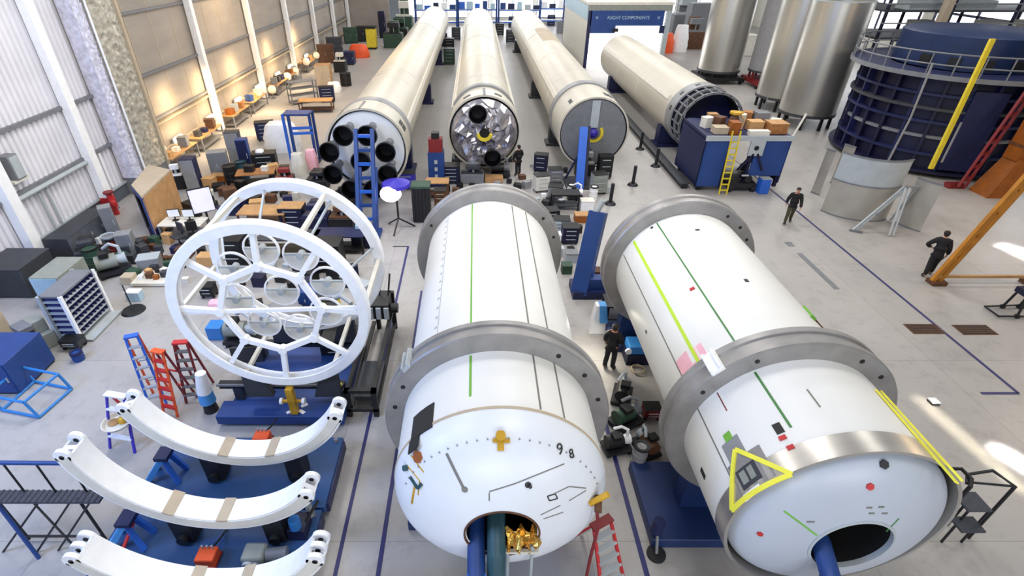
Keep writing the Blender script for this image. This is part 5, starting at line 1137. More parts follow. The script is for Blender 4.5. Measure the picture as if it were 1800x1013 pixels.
lam = T('bench_light', 'glowing strip lamp low on the left wall above the benches', 'lamp', (WX+.2, 29.4, 1.0), group='strip lamps above the wall benches')
MB().bb(WX+.06, WX+.16, 28.9, 29.95, 1.0, 1.3).build('housing', 'light_grey', lam); MB().bb(WX+.16, WX+.28, 28.95, 29.9, 1.03, 1.27).build('tube', 'lamp_glow', lam)
ll = ['strip lamp glowing on the left wall right beside the foil wrapped pillar', 'strip lamp glowing on the left wall, second past the pillar', 'strip lamp glowing on the left wall, third past the pillar', 'strip lamp glowing on the left wall, fourth past the pillar', 'strip lamp glowing on the left wall, fifth past the pillar', 'strip lamp glowing on the left wall, sixth past the pillar', 'strip lamp glowing on the left wall, seventh past the pillar', 'strip lamp glowing on the left wall, farthest from the pillar']
lam['label'] = ll[0]
def copy_tree(o, parent=None):
    c = o.copy(); C.objects.link(c)
    if parent: c.parent = parent
    for ch in list(o.children): copy_tree(ch, c)
    return c
for i, y in enumerate((31.6, 36.2, 41.2, 45.6, 50.8, 54.6, 60.5)):
    o = copy_tree(lam); o.location = (WX+.2, y, 1.0); o['label'] = ll[i+1]
# globe lamps / white pots standing on bench backs
for i, (px, py) in enumerate(((478, 157), (505, 134), (519, 125), (538, 108), (556, 97))):
    p = GX(px, py, WX+1.0); t = T('white_lamp_globe', 'round cream lamp head over the wall benches, %s counting away from the pillar' % od[i], 'lamp', p, group='cream lamp heads')
    MB().sph(p, .36, 12).build('globe', 'lamp_cream', t); MB().cyl((p.x, p.y, 0), (p.x, p.y, p.z-.2), .04).build('stem', 'mid_grey', t); MB().cyl((p.x, p.y, 0), (p.x, p.y, .06), .2).build('foot', 'mid_grey', t)
# ------------------------------------------------------------------ machines and cabinets in front of the wall benches (placed by where they stand)
cabinet(G(345, 330), 'navy topped grey locker beside the nearest wall bench', 'navy', .7, .7, 1.7, .2, 'panel_grey', 'locker', 1)
machine(G(325, 330), 'white and black bench machine below the nearest strip lamp', 'black', 'white_paint', .7, .6, 1.4, .3)
cabinet(G(392, 310), 'blue grey steel cabinet behind the lilac display', 'panel_grey', 1.0, .7, 1.5, .3, 'mid_grey')
small_box('orange_parts_box', 'orange box on the floor by the blue grey steel cabinets', 'box', G(396, 318), (.8, .5, .4), 'orange', 'tan')
barrel(G(410, 322), 'black drum nearest the lilac display', 'black', .35, 1.0); barrel(G(424, 318), 'teal drum right of the black drum near the lilac display', 'teal', .32, .95)
cabinet(G(437, 300), 'slim blue locker left of the black work trolley', 'blue', .6, .6, 1.9, .2, 'navy', 'locker', 1); cabinet(G(420, 285), 'tall dark grey locker in the left wall row', 'dark_grey', .8, .7, 1.9, .2, 'panel_grey', 'locker', 1)
bench(G(455, 325), 'wood topped table with black parts behind the white rings', 2.0, 1.0, .8, 'wood', 'iron', .2, nm='table')
p = G(455, 325); small_box('black_case', 'black case on the wood topped table', 'case', p+V(-.3, 0, .8), (.5, .4, .3), 'black'); small_box('cream_box', 'cream box on the wood topped table', 'box', p+V(.5, .1, .8), (.35, .3, .2), 'offwhite')
chest(G(470, 300), 'black work trolley with a white cloth on it left of the white draped part', 'black', 1.3, .8, 1.1, 3, .2, 'work_trolley'); p = G(470, 300)
heap(p+V(-.2, 0, 1.13), 'white cloth lying on the black work trolley', 'white_paint', .45, .4, .15, 'cloth', 'cloth', 3)
heap(G(500, 262), 'large part draped in a white sheet left of the nozzle cluster', 'white_paint', 2.3, 1.6, 1.7, 'draped_part', 'draped part', 8)
heap(G(528, 305), 'white bagged part at the foot of the blue frame tower', 'offwhite', .9, .8, 1.2, 'bagged_part', 'bag', 9); heap(G(552, 292), 'pale pink wrapped part left of the nozzles', 'pink_film', .7, .6, 1.1, 'wrapped_part', 'wrapped part', 10)
t = T('frame_tower', 'bright blue frame tower left of the nozzle cluster', 'frame tower', G(530, 290)); p = G(530, 290)
for (dx, dy, m) in ((-.55, 0, 'bright_blue'), (-.25, 0, 'blue'), (.9, .2, 'blue'), (-.55, .9, 'blue'), (.9, .9, 'blue')): MB().bb(p.x+dx-.07, p.x+dx+.07, p.y+dy-.07, p.y+dy+.07, 0, 3.0).build('post', m, t)
for z in (1.9, 2.2): MB().bar((p.x-.25, p.y, z), (p.x+1.0, p.y+.2, z), .14).build('cross_bar', 'bright_blue', t)
MB().bb(p.x-.6, p.x+.95, p.y, p.y+.95, 2.9, 3.0).build('top_frame', 'blue', t); MB().bb(p.x-.6, p.x+1, p.y-.1, p.y+1, 0, .12).build('base', 'navy', t)
machine(G(490, 330), 'dark red and black machine below the draped part', 'black', 'dark_red', 1.0, .8, 1.2, .2); machine(G(560, 330), 'black machine in shadow under the nozzle cluster', 'black', 'iron', 1.1, .9, 1.0)
pump(G(610, 360), 'dark pump unit on the floor in front of the nozzle cluster', 'black', 'iron', 1.2); 
bench(G(558, 195), 'orange brown table beside the leftmost rocket skirt', 2.6, 1.2, .9, 'tan', 'brown', .1, nm='table')
chest(G(470, 245), 'navy tool chest in the wall row below the cream lamps', 'navy', 1.2, .7, 1.2, 4, .3); chest(G(556, 178), 'dark blue tool chest near the orange brown table', 'navy', 1.2, .8, 1.2, 4, .2)
rack(G(535, 180), 'grey rack in the wall row near the dark blue tool chest', 2.2, .9, 1.8, 'mid_grey', 4, .6)
cabinet(G(572, 150), 'tan cabinet in the wall row past the cream lamps', 'tan', 1.4, 1.2, 1.9, .1, 'beige'); heap(G(588, 160), 'small white domed part on the floor past the tan cabinet', 'white_paint', 1.3, 1.1, .8, 'domed_part', 'domed part', 14)
barrel(G(609, 150), 'black drum on the floor left of the leftmost rocket', 'black', .5, 1.1); machine(G(600, 125), 'black and white machine in the wall row before the orange cover', 'black', 'offwhite', 1.2, 1.2, 1.9)
heap(G(632, 100), 'orange covered machine by the far left wall', 'orange_red', 2.4, 1.5, 1.4, 'covered_machine', 'covered machine', 15); cabinet(G(612, 112), 'navy cabinet beside the orange covered machine', 'navy', 1.6, 1.2, 1.3, 0)
p = G(655, 85); t = T('yellow_bin', 'tall yellow bin at the far end of the left wall', 'bin', p); MB().box(p+V(0, 0, 1.3), (1.2, 1.2, 2.2)).build('body', 'yellow', t, bev=.05); MB().box(p+V(0, 0, 2.5), (1.3, 1.3, .25)).build('lid', 'black', t); MB().box(p+V(0, 0, .1), (1.1, 1.1, .2)).build('base', 'black', t)
for i, (px, py, lab) in enumerate(((590, 95, 'dark grey cabinet under the far windows of the left wall'), (575, 110, 'dark brown cabinet in the far wall row'), (618, 75, 'green grey cabinet near the tall yellow bin'), (640, 72, 'black cabinet just left of the tall yellow bin'))):
    cabinet(G(px, py), lab, ['dark_grey', 'brown', 'green', 'black'][i], 1.8, 1.0, 1.9, .3)
# rear left machines
for i, (px, py, m, m2, lab) in enumerate(((693, 82, 'green', 'black', 'dark green machine tool beyond the leftmost rocket, nearest one'), (703, 72, 'black', 'green', 'black machine tool behind the dark green one at the rear'), (712, 60, 'green', 'offwhite', 'green machine tool with a pale head at the rear left'))):
    machine(G(px, py), lab, m, m2, 2.4, 2.0, 3.0 if i < 2 else 4.5)
cabinet(G(674, 66), 'slim navy cabinet at the rear beside the white end column', 'navy', .9, .8, 3.4, 0, 'dark_navy', 'cabinet', 1)
# ------------------------------------------------------------------ rear racks
def big_rack(x0, x1, y, label):
    t = T('pallet_rack', label, 'pallet rack', ((x0+x1)/2, y, 0))
    for x in (x0, x1):
        for yy in (y, y+1.2): MB().bb(x-.12, x+.12, yy-.08, yy+.08, 0, 7).build('upright', 'blue', t)
    for z in (1.6, 3.2, 4.9): MB().bb(x0, x1, y, y+.1, z-.15, z).build('beam', 'bright_blue', t); MB().bb(x0, x1, y, y+1.2, z, z+.05).build('shelf', 'light_grey', t)
    return t
rk = [(-8.8, -2.7, 86, 'blue pallet rack at the rear above the leftmost rocket'), (-2.5, 3.2, 86.5, 'blue pallet rack at the rear above the foil wrapped rocket'), (3.5, 9.6, 86, 'blue pallet rack at the rear above the flat ended rocket'), (9.8, 13.5, 88, 'blue pallet rack at the rear beside the office booth')]
random.seed(9)
for i, (x0, x1, y, lab) in enumerate(rk):
    big_rack(x0, x1, y, lab); n = 5 if x1-x0 > 4 else 3
    for z in (3.25, 4.95):
        for j in range(n):
            x = x0+(j+.5)*(x1-x0)/n; m = random.choice(['blue', 'bright_blue', 'white_paint', 'pale_blue_grey', 'navy', 'light_grey'])
            small_box('storage_bin', 'storage bin on a shelf of the blue pallet racks at the rear', 'bin', (x, y+.6, z), (random.uniform(.6, 1.0), .9, random.uniform(.5, 1.1)), m, lid=False, grp='bins on the rear pallet racks')
for i, (px, py, m, lab) in enumerate(((900, 48, 'navy', 'navy cart at the rear between the foil wrapped and flat ended rockets'), (878, 62, 'black', 'black cart at the far right end of the foil wrapped rocket'), (897, 75, 'dark_grey', 'dark cart left of the far end of the flat ended rocket'), (802, 70, 'dark_grey', 'dark grey cart at the far end between the two left rockets'), (790, 92, 'black', 'black cart right of the leftmost rocket, third from the tool tower'), (786, 112, 'green', 'dark green cart right of the leftmost rocket, second from the tool tower'), (968, 45, 'navy', 'navy cart behind the flat ended rocket near the office'), (985, 58, 'mid_grey', 'grey cart by the office side wall'))):
    chest(G(px, py), lab, m, 1.2, 1.0, 1.6, 4, nm='tool_cart')
# right rear clutter beside the office
heap(G(1168, 92), 'red orange covered part right of the office booth', 'orange_red', 1.8, 1.4, 2.2, 'covered_part', 'covered part', 31); heap(G(1192, 90), 'white draped part right of the office booth', 'white_paint', 1.8, 1.4, 3.0, 'draped_part', 'draped part', 32)
machine(G(1212, 84), 'brown grey machine between the office booth and the tall slim cylinder', 'brown', 'mid_grey', 2.4, 2.0, 3.6); machine(G(1195, 60), 'grey angular machine at the rear right of the office booth', 'mid_grey', 'light_grey', 3.6, 3, 5.0)
cabinet(G(1220, 70), 'large grey cabinet behind the tall slim cylinder', 'mid_grey', 3.0, 2.0, 4.6, 0); small_box('pale_crate', 'pale crate between the tall slim cylinder and the dull one', 'crate', G(1305, 96), (2.2, 2.0, 2.2), 'offwhite')
barrel(G(1292, 128), 'cream drum at the foot of the tall slim cylinder', 'offwhite', .4, 1.2, 'light_grey')
# ------------------------------------------------------------------ centre aisle between the rockets and the foreground tanks
p = G(702, 402); t = T('studio_lamp', 'glowing white work lamp on a black tripod right of the white rings', 'work lamp', p)
for a in (.3, 2.4, 4.5): MB().bar(p+V(0, 0, .55), p+V(.75*math.cos(a), .75*math.sin(a), .03), .06).build('tripod_leg', 'black', t)
MB().cyl(p+V(0, 0, .5), p+V(0, 0, 1.7), .045).build('mast', 'black', t); MB().sph(p+V(-.25, .0, 1.75), .46, 16, (1.05, .9, .8)).build('lamp_head', 'lamp_violet', t)
MB().lathe([(.05, .5), (.62, .34), (.66, .2), (.6, .3), (.05, .44)], p+V(-.05, .45, 1.75), 'Z', n=24, closed=True).build('violet_hood', 'violet', t)
p = G(742, 392); t = T('black_drum_case', 'tall black ribbed case between the tripod lamp and the centre tank', 'case', p)
MB().bb(p.x-.42, p.x+.42, p.y, p.y+.7, .05, 1.75).build('case_body', 'black', t, bev=.05); MB().bb(p.x-.45, p.x+.45, p.y-.03, p.y+.73, 1.75, 1.85).build('lid', 'green', t)
for i in range(5): MB().bb(p.x-.36+i*.16, p.x-.3+i*.16, p.y-.04, p.y, .1, 1.7).build('rib', 'iron', t)
bench(G(770, 345), 'tan topped bench behind the tall black case', 1.2, .8, .9, 'tan', 'brown', nm='table'); chest(G(775, 362), 'brown tool chest just right of the tall black case', 'brown', .6, .6, .9, 3)
chest(G(715, 330), 'violet blue tool chest under the right nozzles', 'violet', 1.0, .7, .9, 3)
machine(G(830, 318), 'grey and dark machine under the foil wrapped engine bay', 'mid_grey', 'dark_grey', 1.3, .9, 1.0); chest(G(800, 320), 'dark tool chest left below the foil wrapped engine bay', 'dark_navy', 1.0, .8, 1.0, 4); small_box('tan_tray', 'orange tan tray below the foil wrapped engine bay', 'tray', G(868, 318), (1.0, .6, .3), 'tan', lid=False)
pump(G(893, 312), 'black pump unit right below the foil wrapped engine bay', 'black', 'mid_grey', 1.2)
lst = [(950, 300, 'dark_navy', 'navy tool chest left of the blue prop tower'), (975, 320, 'mid_grey', 'grey tool chest at the foot of the blue prop tower'), (950, 335, 'offwhite', 'cream tool chest among the small equipment right of the centre tank ring'), (1048, 335, 'grey_green', 'grey green tool chest right of the blue prop tower'), (1060, 312, 'black', 'black tool chest under the flat grey cap'), (965, 395, 'black', 'black tool chest beside the rear ring of the centre tank'), (985, 408, 'light_grey', 'pale grey tool chest in front of the black topped bench'), (975, 352, 'panel_grey', 'grey tool chest behind the black topped bench')]
for i, (px, py, m, lab) in enumerate(lst): chest(G(px, py), lab, m, .75, .6, [1.0, .8, .9, 1.1, 1.3, .8, .7, .8][i], 3, random.uniform(-.3, .3))
machine(G(1030, 318), 'black machine behind the blue prop tower', 'black', 'panel_grey', 1.0, .8, 1.5); pump(G(1010, 350), 'grey pump unit between the blue prop tower and the black topped bench', 'grey_green', 'white_paint', .9); barrel(G(1042, 350), 'white drum just right of the blue prop tower foot', 'white_paint', .2, .7)
barrel(G(1003, 345), 'small white drum in front of the blue prop tower', 'white_paint', .18, .6); chest(G(1000, 425), 'dark blue tool chest left of the blue bracket arm', 'dark_navy', .7, .6, .8, 3); small_box('white_tote', 'white tote between the centre tank ring and the blue bracket arm', 'tote', G(985, 425), (.5, .4, .4), 'white_paint')
small_box('grey_tote', 'grey tote low between the centre tank and the blue bracket arm', 'tote', G(1003, 458), (.5, .45, .4), 'light_grey', 'mid_grey'); small_box('green_tote', 'dark green tote beside the foot of the blue bracket arm', 'tote', G(995, 478), (.4, .4, .35), 'green')
jack(2.0*2+2.9, 24.5, 'black floor jack right of the flat ended rocket, nearer the tanks')
for (px, py, lab) in ((1125, 262, 'black jack stand on the floor in front of the flat ended rocket, farther one'), (1152, 292, 'black jack stand on the floor beside the blue work platform'), (1112, 325, 'grey jack stand on the floor behind the right tank ring')): p = G(px, py); jack(p.x, p.y, lab)
t = T('steel_rail', 'long dark steel rail on the floor beside the rightmost rocket', 'rail', (11.4, 34, 0)); MB().bb(11.2, 11.5, 26.5, 46, 0, .25).build('rail_bar', 'iron', t); MB().bb(11.1, 11.6, 26.5, 46, .25, .3).build('rail_head', 'dark_grey', t)
# ------------------------------------------------------------------ between the two foreground tanks
p = G(1100, 612); t = T('blue_crate', 'teal blue crate with a dark base beside the man in black between the tanks', 'crate', p); MB().box(p+V(0, .2, .2), (.75, .6, .4)).build('base', 'dark_navy', t); MB().box(p+V(0, .2, .55), (.7, .55, .3)).build('top_bin', 'tube_blue', t, bev=.03); MB().cyl(p+V(-.38, -.05, .55), p+V(-.38, -.12, .55), .1).build('white_plug', 'white_paint', t)
p = G(1050, 588); t = T('white_sheet', 'white and pale blue sheet draped over a stand behind the man in black', 'sheet', p); W0 = p
MB().prism([p+V(-.3, 0, 0), p+V(.3, 0, 0), p+V(.22, .25, 1.0), p+V(-.1, .25, 1.0)], (0, .3, 0)).build('sheet_body', 'white_paint', t, bev=.03); MB().prism([p+V(.02, -.02, .5), p+V(.28, -.02, .5), p+V(.23, .22, 1.02), p+V(.0, .22, 1.02)], (0, .3, 0)).build('blue_fold', 'sky_blue', t)
bench(G(1085, 560), 'dark bench under the right tank behind the man in black', 1.1, .8, .8, 'black', 'dark_navy', nm='table')
def coil(px, py, r, label, m='beige', n=3):
    p = G(px, py); mb = MB(); pts = []
    for i in range(n*18+1): a = 2*PI*i/18; pts.append((p.x+(r+.02*math.sin(a*3.1))*math.cos(a), p.y+(r+.02*math.cos(a*2.3))*math.sin(a), .03+.025*(i/18)))
    tag(mb.tube(pts, .018, 6).build('hose_coil', m), label, 'hose')
coil(1118, 645, .2, 'pale hose coil on the floor beside the man in black'); coil(1112, 618, .17, 'small grey hose coil on the floor below the teal blue crate', 'mid_grey', 2)
pump(G(1092, 700), 'black and silver pump unit between the tanks, nearest the man in black', 'black', 'light_grey', .9, 1.2); pump(G(1098, 745), 'dark green pump unit between the tanks, middle one', 'green', 'mid_grey', .95, .5); pump(G(1125, 765), 'brown and silver pump unit between the tanks, nearest the right tank ring', 'brown', 'light_grey', .8, 1.9); pump(G(1098, 790), 'black pump unit with a bright head between the tanks', 'black', 'white_paint', .8, .2)
barrel(G(1118, 815), 'grey steel drum between the ring of the centre tank and the blue cradle plate', 'panel_grey', .17, .75, 'iron'); chest(G(1130, 735), 'small dark red tool box between the two foreground tanks', 'dark_red', .45, .35, .4, 2)
# cones of small floor boxes by the tape
small_box('floor_sensor', 'small black and white floor target right of the right tank', 'floor target', G(1640, 708), (.22, .22, .06), 'black', 'white_paint')
# ------------------------------------------------------------------ things seen through the white rings
monitor(G(440, 640, .4)+V(0, 0, 0), 'black screen with a lit picture standing on the dark ring cart', .9, .55, .1, 'dark_grey', 'screen_unit', .1)
chest(G(420, 470), 'tall black tool chest seen through the upper left of the white rings', 'black', 1.0, .8, 1.4, 4); chest(G(370, 520), 'small black tool chest seen through the left of the white rings', 'black', .5, .4, .5, 2)
cabinet(G(545, 540), 'blue cabinet seen through the centre of the white rings', 'blue', .7, .7, .7, 0); small_box('yellow_case', 'yellow case with black ends seen through the right of the white rings', 'case', G(583, 560), (.7, .5, .9), 'yellow', 'black'); small_box('teal_tub', 'teal tub on the floor seen through the lower left of the white rings', 'tub', G(385, 590), (.5, .5, .5), 'tube_blue', lid=False)
bench(G(500, 445), 'dark bench seen through the top of the white rings', 3.2, 1.0, .9, 'dark_grey', 'black', nm='table'); chest(G(580, 470), 'black tool chest seen through the upper right of the white rings', 'black', 1.2, .9, 1.2, 4)
bench(G(600, 440), 'navy bench behind the right side of the white rings', 2.2, .9, .9, 'navy', 'black', nm='table'); machine(G(640, 430), 'blue and white machine behind the right edge of the white rings', 'dark_navy', 'pale_blue_grey', .9, .8, 1.1)
machine(G(560, 400), 'navy machine behind the top of the white rings', 'dark_navy', 'navy', 1.2, .9, 1.3); chest(G(520, 395), 'dark chest with a tan top behind the top of the white rings', 'dark_navy', 1.1, .8, 1.0, 3, top='tan'); bench(G(470, 395), 'wood table behind the upper left of the white rings', 2.2, 1.1, .8, 'tan', 'brown', nm='table'); machine(G(600, 400), 'black machine tool behind the upper right of the white rings', 'black', 'brown', 1.1, .9, 1.2)
pump(G(600, 590), 'silver and grey pump unit seen through the lower right of the white rings', 'panel_grey', 'light_grey', 1.6); pump(G(430, 600), 'grey pump unit seen through the lower left of the white rings', 'grey_green', 'light_grey', 1.2); heap(G(500, 560), 'crumpled grey cloth on the floor seen through the middle of the white rings', 'panel_grey', 1.6, 1.0, .5, 'cloth_heap', 'cloth', 44); heap(G(385, 545), 'pale red cloth bag seen through the left of the white rings', 'pink_film', .7, .5, .4, 'cloth_bag', 'bag', 45)
chest(G(610, 620), 'dark tool chest seen through the bottom right of the white rings', 'black', 1.2, .9, .8, 3)
# loose small boxes that nothing tells apart, by colour
random.seed(77)
def scatter(n, zone, m, colour, where, grp, s0=.3, s1=.7):
    for i in range(n):
        px, py = zone[i % len(zone)]; s_ = random.uniform(s0, s1)
        for tr in range(60):
            k_ = 1+tr*.03; p = G(px+random.uniform(-18, 18)*k_, py+random.uniform(-10, 10)*k_)
            if all((p.x-a)**2+(p.y-b)**2 > (.42+s_*.5)**2 for a, b in OCC): break
        OCC.append((p.x, p.y))
        small_box('parts_box', 'small %s parts box on the floor %s' % (colour, where), 'box', p, (s_, s_*.8, s_*random.uniform(.5, 1.3)), m, lid=i % 2 == 0, grp=grp, rz=random.uniform(-.6, .6))
OCC = [(o.location.x, o.location.y) for o in C.objects if o.parent is None and 'category' in o and o.location.z < .5]
zA = [(330, 385), (372, 362), (415, 345), (450, 350), (490, 345), (300, 415), (345, 440), (400, 335), (440, 335), (470, 330)]
wA = 'in clutter behind the white rings'
scatter(12, zA, 'black', 'black', wA, 'black boxes behind the white rings'); scatter(8, zA[::-1], 'brown', 'brown', wA, 'brown boxes behind the white rings'); scatter(7, zA[3:], 'cardboard', 'cardboard', wA, 'cardboard boxes behind the white rings'); scatter(6, zA[2:], 'offwhite', 'cream', wA, 'cream boxes behind the white rings', .2, .45); scatter(6, zA[1:], 'navy', 'navy', wA, 'navy boxes behind the white rings')
zB = [(240, 470), (265, 455), (290, 450), (215, 455), (285, 475), (250, 440), (300, 470)]
wB = 'between tool booth and round black stand'
scatter(7, zB, 'dark_grey', 'dark grey', wB, 'dark grey boxes near the tool booth', .2, .45); scatter(6, zB[::-1], 'brown', 'brown', wB, 'brown boxes near the tool booth', .15, .35); scatter(4, zB[2:], 'offwhite', 'cream', wB, 'cream boxes near the tool booth', .15, .3); scatter(4, zB[1:], 'green', 'dark green', wB, 'dark green boxes near the tool booth', .25, .45)
zC = [(958, 290), (985, 305), (1040, 300), (945, 318), (960, 355), (980, 385), (1000, 405), (970, 375), (1000, 440), (1055, 330), (940, 290)]
wC = 'between blue prop tower and bracket arm'
scatter(10, zC, 'black', 'black', wC, 'black boxes in the centre aisle', .2, .5); scatter(8, zC[::-1], 'light_grey', 'pale grey', wC, 'pale grey boxes in the centre aisle', .2, .4); scatter(6, zC[2:], 'white_paint', 'white', wC, 'white boxes in the centre aisle', .15, .3); scatter(5, zC[1:], 'dark_navy', 'navy', wC, 'navy boxes in the centre aisle', .25, .5)
zD = [(450, 545), (500, 500), (530, 480), (470, 470), (430, 500), (555, 500), (600, 480), (620, 500)]
wD = 'seen between the white ring spokes'
scatter(10, zD, 'black', 'black', wD, 'black boxes seen through the rings', .3, .6); scatter(6, zD[::-1], 'light_grey', 'pale grey', wD, 'pale grey boxes seen through the rings', .25, .5); scatter(5, zD[2:], 'dark_navy', 'navy', wD, 'navy boxes seen through the rings', .3, .6)
zE = [(770, 345), (800, 335), (840, 335), (880, 330), (905, 325), (780, 305)]
wE = 'below the foil wrapped engine bay'
scatter(8, zE, 'black', 'black', wE, 'black boxes below the foil wrapped bay', .25, .5); scatter(4, zE[1:], 'brown', 'brown', wE, 'brown boxes below the foil wrapped bay', .2, .4); scatter(4, zE[2:], 'panel_grey', 'grey', wE, 'grey boxes below the foil wrapped bay', .25, .45)
# ================================================================== PEOPLE
def person(p, rz, label, top='black_cloth', legs='dark_trousers', pose='stand', shoes='black', h=1.76):
    t = T('person', label, 'person', p, rz); s = h/1.76
    J = {}; E = []
    def j(n, x, y, z, rx, ry=None): J[n] = ((x*s, y*s, z*s), rx, ry or rx)
    stride = {'stand': .04, 'walk': .24, 'bend': .18}[pose]; lean = {'stand': 0, 'walk': .04, 'bend': .16}[pose]
    j('pel', 0, 0, .97, .14, .105); j('sp1', 0, lean*.3, 1.12, .135, .1); j('sp2', 0, lean*.65, 1.28, .15, .11); j('ch', 0, lean, 1.42, .14, .1); j('nk', 0, lean*1.2, 1.51, .058); j('nk2', 0, lean*1.35+.015, 1.565, .055)
    j('hd1', 0, lean*1.45+.03, 1.61, .072, .085); j('hd2', 0, lean*1.5+.02, 1.68, .078, .098); j('hd3', 0, lean*1.5+.0, 1.74, .055, .065); j('nose', 0, lean*1.5+.13, 1.655, .012); j('chin', 0, lean*1.5+.095, 1.585, .025)
    E += [('pel', 'sp1'), ('sp1', 'sp2'), ('sp2', 'ch'), ('ch', 'nk'), ('nk', 'nk2'), ('nk2', 'hd1'), ('hd1', 'hd2'), ('hd2', 'hd3'), ('hd2', 'nose'), ('hd1', 'chin')]
    for sd, L_ in ((-1, 'L'), (1, 'R')):
        j('er'+L_, sd*.092, lean*1.5+.01, 1.665, .012); E.append(('hd2', 'er'+L_))
        f = stride*sd*(1 if pose != 'stand' else 1)
        j('hp'+L_, sd*.1, 0, .92, .095); j('kn'+L_, sd*.105, f*.55+.03, .51, .062); j('ca'+L_, sd*.11, f*.75-.01, .36, .06); j('an'+L_, sd*.115, f*1.0-.03, .1, .042); j('to'+L_, sd*.14, f*1.0+.15, .045, .04)
        E += [('pel', 'hp'+L_), ('hp'+L_, 'kn'+L_), ('kn'+L_, 'ca'+L_), ('ca'+L_, 'an'+L_), ('an'+L_, 'to'+L_)]
        sw = -f*.7
        if pose == 'bend' and sd == -1: el, wr, hn = (-.42, lean-.05, 1.2), (-.24, lean+.12, 1.05), (-.19, lean+.17, 1.02)
        elif pose == 'stand' and sd == 1: el, wr, hn = (.26, lean+.02, 1.15), (.2, lean+.24, 1.06), (.17, lean+.31, 1.05)
        else: el, wr, hn = (sd*.27, lean+sw*.6-.02, 1.15), (sd*.29, lean+sw+.08, .93), (sd*.285, lean+sw+.11, .86)
        j('sh'+L_, sd*.19, lean, 1.43, .068); j('el'+L_, *el, .043); j('wr'+L_, *wr, .028); j('hn'+L_, *hn, .03, .018)
        E += [('ch', 'sh'+L_), ('sh'+L_, 'el'+L_), ('el'+L_, 'wr'+L_), ('wr'+L_, 'hn'+L_)]
        w_ = Vector(wr); hv = Vector(hn); dv = (hv-w_).normalized(); sv = dv.cross(Vector((sd, 0, 0))).normalized() if abs(dv.x) < .9 else Vector((0, 1, 0))
        for k, (off_, ln) in enumerate(((-.027, .065), (-.009, .078), (.009, .073), (.027, .058))):
            a = hv+sv*off_+dv*.035; b = a+dv*ln*.55; c_ = b+dv*ln*.35+Vector((-sd*ln*.28, 0, 0))
            for nm_, q_ in (('f%da' % k, a), ('f%db' % k, b), ('f%dc' % k, c_)): j(nm_+L_, *q_, .0085)
            E += [('hn'+L_, 'f%da' % k+L_), ('f%da' % k+L_, 'f%db' % k+L_), ('f%db' % k+L_, 'f%dc' % k+L_)]
        a = w_+dv*.02+sv*.03; b = a+sv*.03+dv*.03; j('t1'+L_, *a, .011); j('t2'+L_, *b, .0095); j('t3'+L_, *(b+dv*.028), .008); E += [('wr'+L_, 't1'+L_), ('t1'+L_, 't2'+L_), ('t2'+L_, 't3'+L_)]
    j('low', 0, 0, .88, .15, .11); j('wst', 0, lean*.3, 1.08, .14, .105); E += [('pel', 'low'), ('pel', 'wst')]
    def skin(nm, keys, m, grow=0., parent=None, over={}, sub=1):
        ks = [k_ for k_ in J if k_ in keys]; ix = {k_: i for i, k_ in enumerate(ks)}; me = bpy.data.meshes.new(nm)
        me.from_pydata([J[k_][0] for k_ in ks], [(ix[a], ix[b]) for a, b in E if a in ix and b in ix], [])
        o = bpy.data.objects.new(nm, me); C.objects.link(o); md = o.modifiers.new('skin', 'SKIN'); md.use_smooth_shade = True
        for i, k_ in enumerate(ks):
            r = over.get(k_, (J[k_][1], J[k_][2])); me.skin_vertices[0].data[i].radius = ((r[0]+grow)*s, (r[1]+grow)*s); me.skin_vertices[0].data[i].use_root = i == ix.get('pel', 0)
        sb = o.modifiers.new('sub', 'SUBSURF'); sb.levels = sub; sb.render_levels = sub
        dg = bpy.context.evaluated_depsgraph_get(); m2 = bpy.data.meshes.new_from_object(o.evaluated_get(dg)); bpy.data.objects.remove(o)
        m2.materials.clear(); m2.materials.append(M[m]); m2.polygons.foreach_set('material_index', [0]*len(m2.polygons)); m2.polygons.foreach_set('use_smooth', [True]*len(m2.polygons))
        o = bpy.data.objects.new(nm, m2); C.objects.link(o); o.parent = parent or t; return o
    skin('body', set(J)-{'low', 'wst'}, 'skin', sub=2)
    sh = {'low', 'pel', 'sp1', 'sp2', 'ch'}; 
    for L_ in 'LR': sh |= {'sh'+L_, 'el'+L_, 'wr'+L_}
    skin('shirt', sh | {'nk'}, top, .036)
    tr = {'pel', 'wst'}
    for L_ in 'LR': tr |= {'hp'+L_, 'kn'+L_, 'ca'+L_, 'an'+L_}
    skin('trousers', tr, legs, .026, over={'anL': (.05, .05), 'anR': (.05, .05)})
    for L_ in 'LR': skin('shoe', {'an'+L_, 'to'+L_}, shoes, .028)
    hy = (lean*1.5)*s
    hb = MB().sph((0, hy-.012*s, 1.715*s), .108*s, 14, (.92, 1.1, .78)); hb.v = [v+Vector((0, -.02, -.05)) if v.z < 1.68*s and v.y < hy-.02 else (v if v.z > 1.69*s or v.y < hy else Vector((v.x*.6, v.y-.05, 1.7*s))) for v in hb.v]; lb(hb, 'hair', 'hair', t)
    for sd in (-1, 1): lb(MB().sph((sd*.032*s, hy+.1*s, 1.675*s), .012*s, 8), 'eye', 'eye', t)
    lb(MB().sph((0, hy+.112*s, 1.615*s), .02*s, 8, (1.3, .4, .35)), 'mouth', 'lip', t); return t
person(G(1383, 391), 2.7, 'person in a black shirt and olive trousers walking near the curved metal skins', legs='olive_cloth', pose='walk')
person(G(1628, 484), -.5, 'person in black with one elbow raised, striding beside the orange gantry', pose='bend', h=1.85)
person(G(1069, 648), -.7, 'person in black standing between the two foreground tanks', pose='stand', h=1.72)
person(G(910, 308), .4, 'person in black standing right of the foil wrapped engine bay', pose='stand', h=1.75)

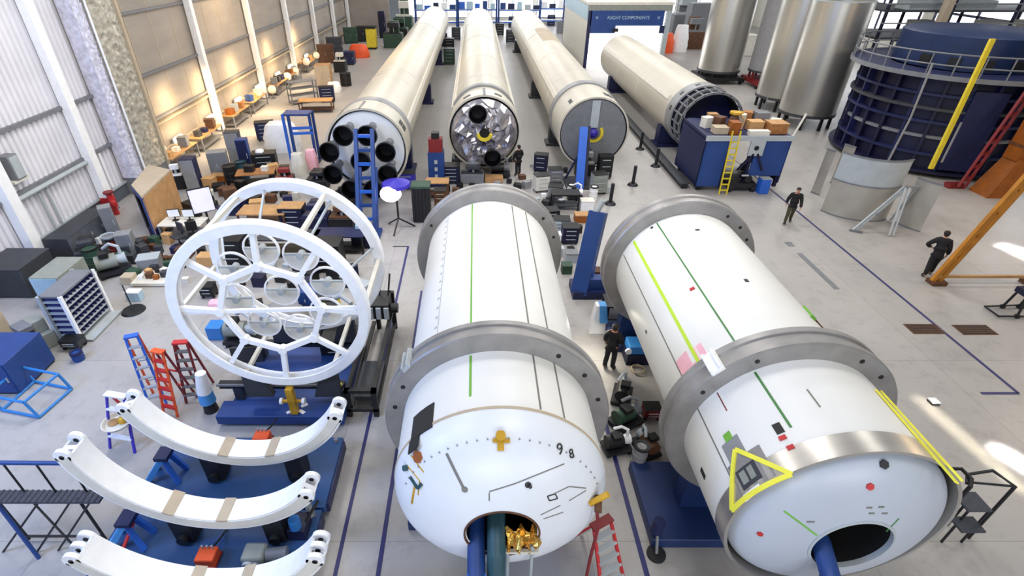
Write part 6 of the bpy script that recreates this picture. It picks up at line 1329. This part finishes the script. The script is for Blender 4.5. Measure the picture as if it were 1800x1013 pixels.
# ================================================================== settle the loose floor equipment so that nothing stands inside its neighbour
def span(t):
    W = Matrix.Translation(t.location)@t.rotation_euler.to_matrix().to_4x4(); P = []
    def rec(o):
        if o.type == 'MESH': P.extend(W@Vector(c) for c in o.bound_box)
        for c in o.children: rec(c)
    rec(t)
    return [min(p.x for p in P), max(p.x for p in P), min(p.y for p in P), max(p.y for p in P), min(p.z for p in P), max(p.z for p in P)]
LOOSE = ('tool_chest', 'parts_box', 'machine', 'drum', 'pump_unit', 'cabinet', 'locker', 'tool_cart', 'covered', 'draped', 'wrapped_part', 'bagged', 'mauve_case', 'white_tote', 'grey_tote', 'orange_parts', 'office_chair', 'pink_tub', 'blue_crate', 'hose_coil')
SKIP = ('rocket', 'ring_fixture', 'work_platform', 'round_work', 'curved_cradle', 'pallet_rack', 'storage', 'scaffold', 'gold', 'air_duct', 'tank_support', 'white_sheet', 'red_truss', 'fixture_cart')
BX = []
for o in list(C.objects):
    if o.parent is None and 'category' in o and not (any(o.name.startswith(s_) for s_ in SKIP) and not o.name.startswith('rocket_saddle')):
        b = span(o) if o.children or o.type == 'MESH' else None
        if b and b[4] < .1: BX.append([o, b, any(o.name.startswith(s_) for s_ in LOOSE), 0.0])
BX.sort(key=lambda e: (e[1][1]-e[1][0])*(e[1][3]-e[1][2]))
for it in range(40):
    hit = False
    for i, e in enumerate(BX):
        if not e[2]: continue
        for g in BX:
            if g is e: continue
            if g[2] and BX.index(g) < i: continue
            a, b = e[1], g[1]; ox = min(a[1], b[1])-max(a[0], b[0]); oy = min(a[3], b[3])-max(a[2], b[2])
            if ox <= .01 or oy <= .01: continue
            hit = True
            if ox < oy: dx, dy = (ox+.015)*(1 if a[0]+a[1] > b[0]+b[1] else -1), 0
            else: dx, dy = 0, (oy+.015)*(1 if a[2]+a[3] > b[2]+b[3] else -1)
            if e[3]+abs(dx)+abs(dy) > 2.2: continue
            e[3] += abs(dx)+abs(dy); e[0].location.x += dx; e[0].location.y += dy
            a[0] += dx; a[1] += dx; a[2] += dy; a[3] += dy
    if not hit: break
